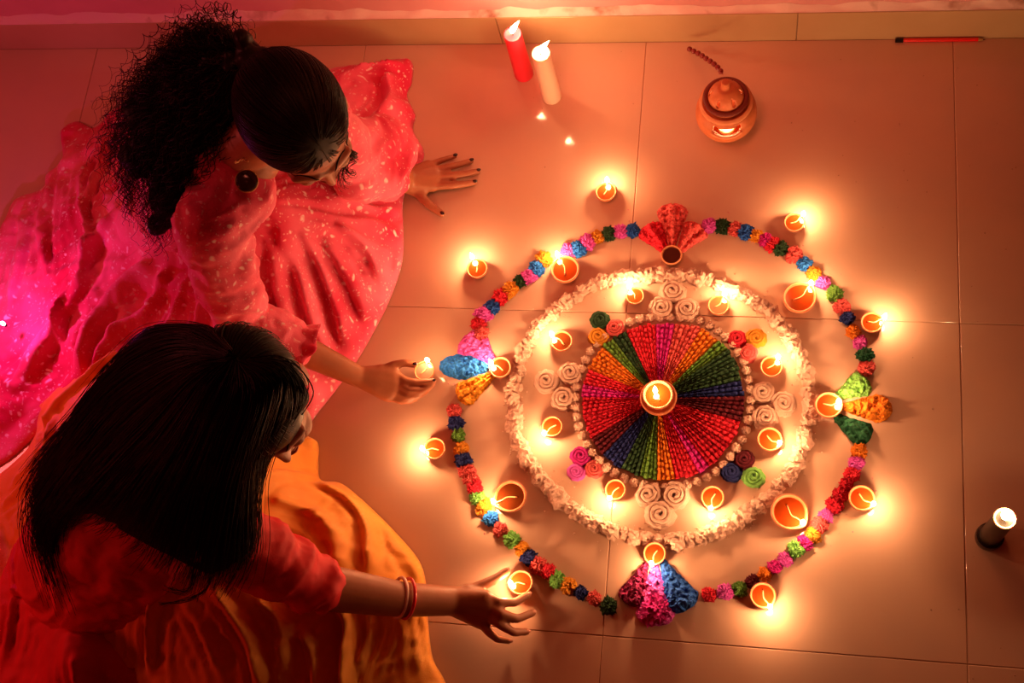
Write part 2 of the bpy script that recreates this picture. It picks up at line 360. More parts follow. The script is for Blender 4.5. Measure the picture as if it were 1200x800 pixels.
for where, l in OUT.items():
    for k, (x, y, c) in enumerate(l):
        p = G(x, y, .006); r = random.uniform(7.6, 9.2)*mpp(x, y)*1.08
        put_mesh('flower_mound', TUFTS[k % 5], (p[0], p[1], 0), (r*random.uniform(.95,1.12), r*random.uniform(.95,1.12), r), random.uniform(0, 6.28), POW[c],
                 f'{c} mound, {ORD[k]} along the outer ring {where}', 'flower mound', 'coloured mounds of the outer ring')
# white ring: garland of flower heads
def ring_world(pts, z=.006):
    P_ = [G(x, y, z)[:2] for x, y in pts]; P_.append(P_[0]); return P_
WR = [(785,322),(820,325),(853,336),(880,350),(905,370),(927,398),(941,425),(949,455),(948,485),(942,515),(930,545),(912,572),(888,594),(860,612),(830,625),(795,633),(765,634),(735,626),(708,617),(683,602),(660,588),(640,567),(622,545),(609,520),(603,495),(602,465),(605,440),(613,412),(628,385),(650,363),(678,343),(705,330),(745,322)]
gar = thing('garland', 'large ring garland of fluffy white flower heads around the rosettes', 'garland', (*G(777,478,0)[:2], 0))
R_ = bez(np.array(ring_world(WR)), 700); L = np.concatenate([[0], np.cumsum(np.linalg.norm(np.diff(R_, axis=0), axis=1))]); NW = 88
gl = np.array(gar.location)
for k in range(NW):
    s_ = L[-1]*k/NW; p = np.array([np.interp(s_, L, R_[:,0]), np.interp(s_, L, R_[:,1])])
    r = random.uniform(.0130,.0160)
    put_mesh('flower_head', WT[k % 6], (p[0]-gl[0]+random.uniform(-.003,.003), p[1]-gl[1]+random.uniform(-.003,.003), 0), (r*random.uniform(.9,1.2), r*random.uniform(.9,1.15), r*random.uniform(.85,1.1)), random.uniform(0,6.28), POW['white'], parent=gar)
# small white crumbs shed next to the garland
mb = MB()
for k in range(900):
    s_ = rng.uniform(0, L[-1]); d = rng.normal(0, .014); i = min(int(np.searchsorted(L, s_)), 698); p = R_[i]; tdir = R_[i+1]-R_[i-1]; tdir /= np.linalg.norm(tdir); nn = np.array([-tdir[1], tdir[0]])
    q = p+nn*d; r = rng.uniform(.0008,.0022)
    mb.add(ico_small[0]*r+[q[0], q[1], r*.6] if False else np.array([(r,0,0),(-r*.6,r*.9,0),(-r*.6,-r*.9,0),(0,0,r*1.2)])+[q[0],q[1],.0004], [(0,1,3),(1,2,3),(2,0,3)])
cr = mb.build('petal_crumbs', POW['white'], gar, smooth=False); cr['kind'] = 'stuff'

# wheel
WC = G(777.5, 469, 0); t = thing('colour_wheel', 'round wheel of ribbed coloured wedges at the centre of the rangoli', 'rangoli wheel', (WC[0], WC[1], 0))
VC = G(771, 466, .008)[:2]
edge_px = [(785,378),(815,381),(840,396),(858,415),(869,440),(873,470),(868,500),(856,522),(838,543),(812,558),(785,563),(757,561),(728,550),(705,532),(690,510),(682,485),(682,455),(689,432),(702,410),(722,393),(750,381)]
ER = bez(np.array(ring_world(edge_px, .004)), 400)
era = np.degrees(np.arctan2(ER[:,0]-VC[0], ER[:,1]-VC[1])) % 360; err = np.hypot(ER[:,0]-VC[0], ER[:,1]-VC[1]); oi = np.argsort(era); era, err = era[oi], err[oi]
def wa(px_, py_):
    q = G(770+(px_-404)/4+1, 370+py_/4-3.5+.0, .004)
    q = G(670+px_/4, 370+py_/4, .004); return math.degrees(math.atan2(q[0]-VC[0], q[1]-VC[1])) % 360
B = [wa(270,105), wa(395,90), wa(475,80), wa(590,85), wa(675,125), wa(725,160), wa(770,230), wa(775,305), wa(800,375), wa(780,490), wa(740,600), wa(640,700), wa(590,725), wa(487,770), wa(400,768), wa(312,760), wa(225,725), wa(155,640), wa(95,575), wa(60,380), wa(55,320), wa(80,250), wa(130,185), wa(165,160), wa(200,115)]
WED = ['red','magenta','coral','orange','green','dark green','navy','navy','maroon','red','crimson','magenta','red','orange','green','dark green','navy','maroon','crimson','magenta','red','orange','orange','green','dark green']
WED[6] = 'dark green'; WED[7] = 'navy'
for k, c in enumerate(WED):
    a0 = B[k]; a1 = B[(k+1) % len(B)]
    if a1 <= a0: a1 += 360
    if a1-a0 < 1.5: continue
    ncord = max(2, round((a1-a0)/3.3)); mb = MB()
    for j in range(ncord):
        a = a0+(a1-a0)*(j+.5)/ncord; aw = math.radians((a1-a0)/ncord)/2
        rout = np.interp(a % 360, era, err, period=360)*random.uniform(.975,1.0)
        rs = np.linspace(.030, rout, 34); n = 6; vs = []; fs = []
        hgt = rng.uniform(.8,1.15)
        for i, r in enumerate(rs):
            wd = r*math.tan(aw)*1.02
            bead = .78+.22*math.cos(i*2.1+j*1.3)+.12*rng.uniform(-1,1)
            zz = .0085*min(1, .55+r*6)*hgt*bead; wob = rng.uniform(-.12,.12)*wd
            dirv = np.array([math.sin(math.radians(a)), math.cos(math.radians(a))]); nv = np.array([dirv[1], -dirv[0]])
            for q in range(n):
                tt = -1+2*q/(n-1); h = math.sqrt(max(0, 1-tt*tt*.97))
                xy = VC+dirv*r+nv*(tt*wd+wob); vs.append((xy[0], xy[1], .001+zz*h+rng.uniform(-.0006,.0006)))
        for i in range(33):
            for q in range(n-1): fs.append((i*n+q, (i+1)*n+q, (i+1)*n+q+1, i*n+q+1))
        fs.append(tuple(33*n+q for q in range(n)))
        mb.add(vs, fs)
    o = link('wedge', mb.me('wedge'), POW[c], t, False); o['label'] = f'{c} ribbed wedge'
mb = MB().lathe([(1e-4,.0005),(.03,.0005),(.10,.0005)], 40, (VC[0], VC[1], 0)); link('base_powder', mb.me(), POW['maroon'], t)
# small white beads round the wheel
IR = bez(np.array(ring_world([(VCx, VCy) for VCx, VCy in [(777.5+(x-777.5)*1.075, 469+(y-469)*1.08) for x, y in edge_px]], .004)), 500)
L2 = np.concatenate([[0], np.cumsum(np.linalg.norm(np.diff(IR, axis=0), axis=1))]); NI = 54
g2 = thing('garland', 'small ring garland of pale round buds edging the coloured wheel', 'garland', (*G(777,470,0)[:2], 0)); gl = np.array(g2.location)
for k in range(NI):
    s_ = L2[-1]*k/NI; p = np.array([np.interp(s_, L2, IR[:,0]), np.interp(s_, L2, IR[:,1])]); r = random.uniform(.0082,.0096)
    put_mesh('bud', WT[k % 6], (p[0]-gl[0], p[1]-gl[1], 0), (r, r, r), random.uniform(0,6.28), POW['white'], parent=g2)

# rosettes
def rosette_me(seed, turns=2.6):
    mb = MB(); R = 1.0; n = 120; th = np.linspace(0, turns*2*np.pi, n); r = .10+.72*(th/th[-1]); 
    z = .40+.24*(1-r); pts = np.stack([r*np.cos(th+seed), r*np.sin(th+seed), z], 1)
    mb.tube(pts, .150+.0*th, 7)
    v = mb.v[0]; dn = fbm(v*5+seed*7, 2); v *= (1+.09*dn)[:,None]
    q = ICO4[0].copy(); nn = fbm(q*3+seed, 3); q = q*(1+.13*nn)[:,None]; q[:,2] = np.where(q[:,2] < 0, 0, q[:,2]*.38); mb.add(q*np.array([.98,.98,1]), ICO4[1])
    me = mb.me('rosette'); me.materials.append(POW['white']); me.polygons.foreach_set('use_smooth', [True]*len(me.polygons)); return me
ROS = [rosette_me(i) for i in range(4)]
RL = [(788,340,15.5,'white','white rosette at the top of the top trio'),(775,360,15,'white','white rosette at the left of the top trio, above the wheel'),(805,361,15.5,'white','white rosette at the right of the top trio, above the wheel'),
 (640,446,14.5,'white','white rosette at the left of the left trio'),(668,436,14.5,'white','white rosette at the top of the left trio'),(660,466,15,'white','white rosette at the bottom of the left trio'),
 (894,459,14.5,'white','white rosette at the top of the right trio'),(918,472,15.5,'white','white rosette at the right of the right trio'),(897,488,15.5,'white','white rosette at the bottom of the right trio'),
 (759,579,16,'white','white rosette at the left of the bottom trio'),(791,580,17.5,'white','white rosette at the right of the bottom trio'),(773,602,18,'white','large white rosette at the bottom of the bottom trio'),
 (703,374,12,'dark green','dark green rosette at upper left of the wheel'),(701,393,12.5,'yellow','yellow rosette at upper left of the wheel'),(720,383,12,'coral','coral red rosette at upper left of the wheel'),
 (863,396,11.5,'red','red rosette at upper right of the wheel'),(886,395,12.5,'yellow','yellow rosette at upper right of the wheel'),(876,413,12,'coral','coral rosette at upper right of the wheel'),
 (872,537,12.5,'maroon','maroon rosette at lower right of the wheel'),(857,552,12.5,'navy','navy rosette at lower right of the wheel'),(883,558,13.5,'light green','bright green rosette at lower right of the wheel'),
 (680,533,12.5,'magenta','crimson pink rosette at lower left of the wheel'),(675,552,11,'pink','bright pink rosette at lower left of the wheel'),(696,548,11.5,'coral','coral rosette at lower left of the wheel')]
for k, (x, y, r, c, lb) in enumerate(RL):
    p = G(x, y, .008); s_ = r*mpp(x, y)*1.02
    put_mesh('rosette', ROS[k % 4], (p[0], p[1], 0), (s_, s_, s_*.72), random.uniform(0,6.28), POW[c], lb, 'rosette', 'spiral rosettes of the rangoli')

# fan petals
def petal(base, tip, W, col, label, h=.016, groove=9, rough=.0026, round_=.80, col2=None):
    b = G(*base, .002); tp = G(*tip, .006); d = (tp-b)[:2]; Ln = np.linalg.norm(d); d /= Ln; nv = np.array([-d[1], d[0]]); W = W*1.22*mpp(*tip)
    nu, nv_ = 46, 26; v = []; f = []; sd = rng.uniform(0, 50)
    for i in range(nu):
        u = i/(nu-1); wd = W*(.13+.87*(u/round_)**1.15) if u < round_ else W*math.sqrt(max(.0, 1-((u-round_)/(1-round_))**2)*.98+.02)
        for j in range(nv_):
            s_ = -1+2*j/(nv_-1); prof = (1-abs(s_)**2.6); endp = min(1, u/.08)*min(1, (1-u)/.10+.05)
            gr = .5+.5*math.cos(s_*groove+math.sin(u*5+sd)*.7)
            z = .0008+h*prof*endp*(.62+.38*gr)*(.55+.45*u)
            p2 = b[:2]+d*(u*Ln)+nv*(s_*wd); v.append([p2[0], p2[1], z])
        for j in range(nv_-1):
            if i: q = i*nv_+j; f.append((q-nv_, q-nv_+1, q+1, q))
    v = np.array(v); n_ = fbm(v*np.array([170,170,0])+sd, 3); e = v[:,2] > .001
    v[:,2] += np.where(e, rough*n_*1.6, 0); v[:,2] = np.maximum(v[:,2], .0006)
    n2 = vnoise(v*np.array([260,260,0])+sd+40); v[:,0] += n2*.0016; v[:,1] += vnoise(v*260+sd+80)*.0016
    o = link('fan_petal', mesh('fan_petal', v, f), POW[col], None, False); tag(o, label, 'flower mound'); return o
petal((784,300),(758,262),14,'red','red petal mound leaning left in the top fan',groove=7)
petal((787,296),(788,237),15,'coral','tall coral red petal mound in the middle of the top fan',groove=8)
petal((791,300),(820,262),14,'coral','pale red petal mound leaning right in the top fan',groove=7)
petal((582,427),(545,392),17,'pink','pink petal mound of the left fan',groove=9)
petal((580,431),(514,427),13,'light blue','blue petal mound of the left fan',groove=2,round_=.5,rough=.003)
petal((585,434),(536,466),13,'yellow','yellow petal mound of the left fan',groove=11)
petal((972,470),(1018,444),14,'light green','bright green petal mound of the right fan',groove=7)
petal((978,476),(1046,478),15,'orange','orange petal mound of the right fan',groove=3,rough=.004,round_=.72)
petal((970,482),(1020,514),14,'bottle green','dark green petal mound of the right fan',groove=7)
petal((760,655),(736,708),14,'purple','purple petal mound of the bottom fan',groove=5,rough=.004)
petal((767,655),(768,733),19,'pink','pink petal mound in the middle of the bottom fan',groove=9)
petal((774,652),(804,715),18,'blue','blue petal mound of the bottom fan',groove=3,rough=.004)
put_mesh('flower_mound', TUFTS[2], (*G(768,716,.0)[:2], .002), (.026,.023,.020), 1, POW['magenta'], 'magenta mound over the end of the bottom pink petal', 'flower mound')
put_mesh('flower_mound', WT[2], (*G(971,481,.0)[:2], -.004), (.027,.024,.012), 1, POW['white'], 'white petal mound under the lamp of the right fan', 'flower mound')
mb = MB()
for k in range(70):
    a = rng.uniform(0, 6.28); q = WC[:2]+np.array([math.cos(a), math.sin(a)])*(.385+rng.normal(0, .016)); r = rng.uniform(.0006,.0014)
    mb.add(np.array([(r,0,0),(-r*.6,r*.9,0),(-r*.6,-r*.9,0),(0,0,r)])+[q[0],q[1],.0004], [(0,1,3),(1,2,3),(2,0,3)])
tag(mb.build('colour_crumbs', POW['magenta'], smooth=False), 'stray dark pink crumbs beside the outer ring of coloured mounds', 'petal crumbs', kind='stuff')

# ------------------------------------------------------------ candles
def candle(basepx, flamepx, r, h, mtl, label, lean=(.008,.002), power=.58):
    f = G(*flamepx, h+.016); b = G(*basepx, 0); loc = ((f[0]+b[0])/2, (f[1]+b[1])/2, 0)
    t = thing('candle', label, 'candle', loc)
    mb = MB().lathe([(1e-4,0),(r*1.0,0),(r*1.02,.003),(r*.97,h*.5),(r*.93,h-.004),(r*.9,h),(r*.80,h-.001),(r*.4,h-.005),(1e-4,h-.006)], 28); v = mb.v[0]
    v[:,:2] *= (1+.02*vnoise(v*np.array([40,40,25])))[:,None]
    def put(m_, nm, mt):
        me = m_.me(nm); me.materials.append(mt); me.polygons.foreach_set('use_smooth', [True]*len(me.polygons)); o = bpy.data.objects.new(nm, me); COL.objects.link(o); o.parent = t; return o
    put(mb, 'wax_body', mtl)
    put(MB().tube([(0,0,h-.007),(0,0,h+.003),(.001,0,h+.008)], .0010, 6), 'wick', M_BLACKM)
    me = flame_me(.034, .0062, lean); me.materials.append(M_FLAME); me.polygons.foreach_set('use_smooth', [True]*len(me.polygons))
    o = bpy.data.objects.new('flame', me); COL.objects.link(o); o.parent = t; o.location = (0,0,h+.004)
    add_light(t, (lean[0]*.4, lean[1]*.4, h+.019), power, r=.006)
    return t
M_WAXR = mat('red_wax', (.80,.03,.06), .4, .5, sss=.25); M_WAXW = mat('cream_wax', (.82,.62,.48), .4, .5, sss=.25); M_WAXD = mat('dark_wax', (.012,.007,.004), .3, .6)
candle((613,88), (600,33), .0195, .145, M_WAXR, 'tall red candle burning near the wall, left of the cream candle', (.020,.004))
candle((646,110), (633,60), .0195, .158, M_WAXW, 'tall cream candle burning beside the red candle', (.022,.002))
dk = candle((1158,631), (1180,604), .018, .145, M_WAXD, 'dark candle with a pale rim burning alone at the right edge', (-.010,.004), power=.45)
me = MB().lathe([(.0165,.142),(.0178,.147),(.0165,.1485),(.0145,.147),(.0135,.143)], 24).me('wax_rim'); me.materials.append(M_WAXW); o = bpy.data.objects.new('wax_rim', me); COL.objects.link(o); o.parent = dk
me = MB().lathe([(.016,0),(.0225,.001),(.0235,.012),(.0225,.020),(.018,.022)], 28).me('holder'); me.materials.append(M_BLACKM); o = bpy.data.objects.new('holder', me); COL.objects.link(o); o.parent = dk

# ------------------------------------------------------------ terracotta lantern with bead chain
c0 = G(851, 132, .045); lan = thing('lantern', 'round terracotta lantern with pierced lid, a mouth-shaped opening and a bead chain', 'lantern', (c0[0], c0[1], 0))
Lx, Ly = c0[0], c0[1]; RL_ = .058
vd = CAM[:2]-c0[:2]; va = math.atan2(vd[1], vd[0])
prof = [(1e-4,0),(.032,0),(.047,.012),(.0565,.032),(.0585,.048),(.056,.066),(.048,.080),(.040,.088),(.0385,.092),(.040,.096),(.0415,.100)]
nA = 72; bm = bmesh.new(); rings = []
pp = bez([(r, z, 0) for r, z in prof], 60)[:, :2]; pp[:,0] = np.maximum(pp[:,0], 1e-4)
for r, z in pp: rings.append([bm.verts.new((r*math.cos(2*math.pi*i/nA), r*math.sin(2*math.pi*i/nA), z)) for i in range(nA)])
def in_mouth(a, z):
    da = (a-va+math.pi) % (2*math.pi)-math.pi; s_ = da*.055
    lo = .052+ .0*s_+ .30*(s_/.025)**2*.03; hi = .066+.10*(s_/.025)**2*.03
    return abs(s_) < .028 and lo+.0 < z < hi+.006
for i in range(len(rings)-1):
    zc = (pp[i][1]+pp[i+1][1])/2
    for k in range(nA):
        a = 2*math.pi*(k+.5)/nA
        if in_mouth(a, zc): continue
        bm.faces.new((rings[i][k], rings[i][(k+1) % nA], rings[i+1][(k+1) % nA], rings[i+1][k]))
me = bpy.data.meshes.new('pot'); bm.to_mesh(me); bm.free(); me.materials.append(M_CLAY); me.polygons.foreach_set('use_smooth', [True]*len(me.polygons))
pot = bpy.data.objects.new('pot', me); COL.objects.link(pot); pot.parent = lan
s = pot.modifiers.new('s', 'SOLIDIFY'); s.thickness = .004
M_DKCLAY = mat('dark_clay', (.16,.02,.012), .5); M_HOLE = mat('hole_dark', (.03,.006,.004), .9)
def lput(mb, nm, mt, par=lan):
    me = mb.me(nm); me.materials.append(mt); me.polygons.foreach_set('use_smooth', [True]*len(me.polygons)); o = bpy.data.objects.new(nm, me); COL.objects.link(o); o.parent = par; return o
lput(MB().lathe([(.036,.098),(.043,.100),(.0435,.104),(.037,.106),(.034,.103)], 48), 'collar', M_DKCLAY)
lput(MB().lathe([(.047,.084),(.051,.083),(.051,.087),(.045,.090)], 48), 'shoulder_ring', M_CLAYRIM)
# lid with leaf-shaped holes (real openings)
nA = 96; lp = bez([(.034,.103,0),(.032,.112,0),(.026,.124,0),(.016,.134,0),(.008,.138,0),(.008,.150,0),(.0065,.155,0),(1e-4,.156,0)], 56)[:,:2]
bm = bmesh.new(); rings = [[bm.verts.new((max(r,1e-4)*math.cos(2*math.pi*i/nA), max(r,1e-4)*math.sin(2*math.pi*i/nA), z)) for i in range(nA)] for r, z in lp]
for i in range(len(rings)-1):
    zc = (lp[i][1]+lp[i+1][1])/2; rc = (lp[i][0]+lp[i+1][0])/2
    for k in range(nA):
        a = (2*math.pi*(k+.5)/nA-va+math.pi/6) % (math.pi/3)-math.pi/6
        a = ((2*math.pi*(k+.5)/nA-va) % (math.pi/3))-math.pi/6
        uu = (zc-.108)/.020
        if 0 < uu < 1 and abs(a*rc) < .0048*math.sin(math.pi*uu**.7): continue
        bm.faces.new((rings[i][k], rings[i][(k+1) % nA], rings[i+1][(k+1) % nA], rings[i+1][k]))
me = bpy.data.meshes.new('lid'); bm.to_mesh(me); bm.free(); me.materials.append(M_CLAY); me.polygons.foreach_set('use_smooth', [True]*len(me.polygons))
o = bpy.data.objects.new('lid', me); COL.objects.link(o); o.parent = lan; s = o.modifiers.new('s', 'SOLIDIFY'); s.thickness = .003
# lip under the mouth, inner candle
ml = []
for q in np.linspace(-1, 1, 24):
    a = va+q*.50; z = .0525+.0085*q*q; r = .0600; ml.append((r*math.cos(a), r*math.sin(a), z))
lput(MB().tube(ml, .0032, 8), 'mouth_lip', M_CLAYRIM)
vdir = np.array([math.cos(va), math.sin(va)]); ci = vdir*.026
lput(MB().lathe([(1e-4,.030),(.016,.030),(.017,.040),(.0155,.0405),(1e-4,.038)], 24, (ci[0], ci[1], 0)), 'tealight', M_WAXW)
me = flame_me(.020, .0045); me.materials.append(M_FLAME); o = bpy.data.objects.new('flame', me); COL.objects.link(o); o.parent = lan; o.location = (ci[0], ci[1], .040)
add_light(lan, (ci[0], ci[1], .050), .12)
M_BEAD = mat('dark_red_beads', (.22,.012,.015), .3, .6)
bp_ = [(847,87,.155),(841,79,.135),(834,73,.10),(828,69,.07),(821,64,.045),(815,61,.03),(807,57,.02)]
bw_ = bez([G(*q) for q in bp_], 80); bw_[:,1] = np.minimum(bw_[:,1], -.007); bl = np.concatenate([[0], np.cumsum(np.linalg.norm(np.diff(bw_, axis=0), axis=1))])
lput(MB().tube(bw_-[Lx, Ly, 0], .0009, 6), 'chain_string', M_BEAD)
me = mesh('bead', ICO2[0]*.0056, ICO2[1]); me.materials.append(M_BEAD); me.polygons.foreach_set('use_smooth', [True]*len(me.polygons))
nb = 9; pxs = np.array([(q[0], q[1]) for q in bez(bp_, 80)]); bl = np.concatenate([[0], np.cumsum(np.linalg.norm(np.diff(pxs, axis=0), axis=1))])
for k in range(nb):
    s_ = bl[-1]*(k+.8)/nb; q = [np.interp(min(s_, bl[-1]), bl, bw_[:,i]) for i in range(3)]
    o = bpy.data.objects.new('bead', me); COL.objects.link(o); o.parent = lan; o.location = (q[0]-Lx, q[1]-Ly, max(q[2], .006))

# ------------------------------------------------------------ pencil
a = G(1048, 49.5, .0045); b = G(1155, 50.5, .0045); a[1] = b[1] = -.0062; a[2] = b[2] = .0042; d = b-a
pc = thing('pencil', 'red pencil with a black end lying against the skirting at top right', 'pencil', tuple(a))
def pput(m_, nm, mt):
    me = m_.me(nm); me.materials.append(mt); o = bpy.data.objects.new(nm, me); COL.objects.link(o); o.parent = pc
Z0 = np.zeros(3)
pput(MB().tube([d*.10, d*.92], .0041, 6), 'barrel', mat('red_lacquer', (.85,.01,.01), .2, .6, coat=.6))
pput(MB().tube([Z0+d*.01, d*.10], .0043, 12), 'end_cap', M_BLACKM)
pput(MB().tube([d*.92, d*.975], [.0039, .0012], 12), 'wood_tip', mat('pencil_wood', (.55,.35,.12), .7))
pput(MB().tube([d*.975, d], [.0012, .0003], 8), 'lead', M_BLACKM)

# ------------------------------------------------------------ implicit blobs for bodies and garments
def capsule(mb, p0, r0, p1, r1):
    p0 = np.asarray(p0, float); p1 = np.asarray(p1, float)
    mb.add(ICO3[0]*r0+p0, ICO3[1]); mb.add(ICO3[0]*r1+p1, ICO3[1]); mb.tube([p0, p1], [r0, r1], 20)
def ellip(mb, c, r, R=None):
    v = ICO3[0]*np.asarray(r)
    if R is not None: v = v @ np.asarray(R).T
    mb.add(v+np.asarray(c), ICO3[1])
def chain(mb, pts):
    for (p0, r0), (p1, r1) in zip(pts[:-1], pts[1:]): capsule(mb, p0, r0, p1, r1)
def blob(mb, vox, smooth=6, fac=.5):
    me = mb.me('blob'); o = bpy.data.objects.new('tmp', me); COL.objects.link(o)
    m = o.modifiers.new('r', 'REMESH'); m.mode = 'VOXEL'; m.voxel_size = vox
    if smooth: s = o.modifiers.new('s', 'SMOOTH'); s.iterations = smooth; s.factor = fac
    dg = bpy.context.evaluated_depsgraph_get(); dg.update()
    out = bpy.data.meshes.new_from_object(o.evaluated_get(dg)); bpy.data.objects.remove(o); return out
def get_v(me):
    v = np.empty(len(me.vertices)*3, np.float32); me.vertices.foreach_get('co', v); return v.reshape(-1,3).astype(float)
def get_n(me):
    v = np.empty(len(me.vertices)*3, np.float32); me.vertices.foreach_get('normal', v); return v.reshape(-1,3).astype(float)
def set_v(me, v): me.vertices.foreach_set('co', v.astype(np.float32).ravel()); me.update()

def head_frame(c, yaw, pitch, s, tilt=0):
    """x forward, y left, z up of the head"""
    Rz = Matrix.Rotation(yaw, 3, 'Z'); Ry = Matrix.Rotation(pitch, 3, 'Y'); Rx = Matrix.Rotation(tilt, 3, 'X')
    return np.array(Rz @ Ry @ Rx)*s, np.asarray(c, float)
def head_blob(mb, fr):
    A, c = fr; s = np.cbrt(np.linalg.det(A)); R = A/s
    E_ = lambda p, r: ellip(mb, A @ np.array(p)+c, np.array(r)*s, R)
    C_ = lambda p, r, q, t: capsule(mb, A @ np.array(p)+c, r*s, A @ np.array(q)+c, t*s)
    E_((-.012,0,.025), (.094,.075,.088)); E_((.030,0,-.02), (.062,.062,.085)); E_((.045,0,-.055), (.046,.048,.055)); E_((.066,0,-.098), (.020,.024,.018))
    for y in (-1, 1):
        E_((.058, y*.034, -.042), (.030,.024,.028)); C_((.082, y*.014, .016), .010, (.070, y*.045, .014), .009)
        E_((.074, y*.030, -.004), (.018,.017,.013)); E_((-.004, y*.076, -.018), (.020,.009,.032)); E_((.088, y*.011, -.044), (.009,.007,.007))
        C_((.0, y*.05, -.06), .022, (.05, y*.02, -.092), .016)
    C_((.083,0,.014), .0075, (.103,0,-.030), .0078); C_((.086,0,-.006), .011, (.096,0,-.034), .0095); C_((.088,-.016,-.067), .007, (.088,.016,-.067), .007); C_((.094,-.007,-.066), .0075, (.094,.007,-.066), .0075)
    C_((.088,-.012,-.077), .007, (.088,.012,-.077), .007)
def face_parts(fr, par, body=None):
    from mathutils.bvhtree import BVHTree
    v_ = get_v(body); f_ = [tuple(p.vertices) for p in body.polygons]; bv = BVHTree.FromPolygons([Vector(q) for q in v_], f_)
    A, c = fr; s = np.cbrt(np.linalg.det(A)); fwd = A @ np.array([1.,0,0]); fwd /= np.linalg.norm(fwd)
    def T(p):
        q = A @ np.array([.16, p[1], p[2]])+c; h = bv.ray_cast(Vector(q), Vector(-fwd), .12)
        return np.array(h[0])+fwd*.0004 if h[0] is not None else A @ np.array(p)+c
    for y in (-1, 1):
        w_ = [T((.094-.05*abs(q-.4)**2, y*(.014+.034*q), .021+.006*math.sin(q*3))) for q in np.linspace(0, 1, 9)]
        link('eyebrow', MB().tube(w_, [.0006,.0012,.0015,.0015,.0014,.0012,.0010,.0008,.0005], 6).me(), M_HAIR, par)
        w_ = [T((.0925-.10*(q-.45)**2, y*(.018+.028*q), -.010+.010*(q-.5)**2*2)) for q in np.linspace(0, 1, 9)]
        link('eyelashes', MB().tube(w_, [.0004,.0007,.0009,.0009,.0009,.0009,.0008,.0006,.0004], 6).me(), M_HAIR, par)
    w_ = [T((.1005-.25*q*q*.02/.0004*.0004, q, -.0675+.2*q*q)) for q in np.linspace(-.018, .018, 9)]
    mb = MB().tube(w_, [.0008,.0028,.0036,.0034,.003,.0034,.0036,.0028,.0008], 8); w_ = [T((.0985-6*q*q, q, -.0755+6*q*q)) for q in np.linspace(-.016, .016, 9)]
    mb.tube(w_, [.0008,.0030,.0042,.0046,.0048,.0046,.0042,.0030,.0008], 8); link('lips', mb.me(), M_LIP, par)

def hand_blob(mb, wrist, wr, fingers, palm_r=.011):
    palm_r *= 1.15; wr *= 1.1
    """fingers: list of (points xyz list knuckle->tip, radius). palm from wrist to knuckles"""
    wrist = np.asarray(wrist, float)
    for k, (pts, r) in enumerate(fingers):
        pts = [np.asarray(p, float) for p in pts]
        r = r*1.16; capsule(mb, wrist, wr, pts[0], palm_r if k < len(fingers)-1 else r*1.25)
        n = len(pts)
        for i in range(n-1): capsule(mb, pts[i], r*(1.06-.30*i/(n-1)), pts[i+1], r*(1.06-.30*(i+1)/(n-1)))
    th_ = np.asarray(fingers[-1][0][0], float); ik = np.asarray(fingers[0][0][0], float); th2 = np.asarray(fingers[-1][0][1], float)
    capsule(mb, th_, palm_r, ik*.7+wrist*.3, palm_r); capsule(mb, th_*.5+th2*.5, palm_r*.7, ik*.8+wrist*.2, palm_r*.85)
    ks = [np.asarray(f_[0][0], float) for f_ in fingers[:-1]]
    for a_, b_ in zip(ks[:-1], ks[1:]):
        capsule(mb, a_, palm_r*.95, b_, palm_r*.95); m_ = (a_+b_)/2; capsule(mb, wrist*.45+m_*.55, palm_r*1.08, m_, palm_r)

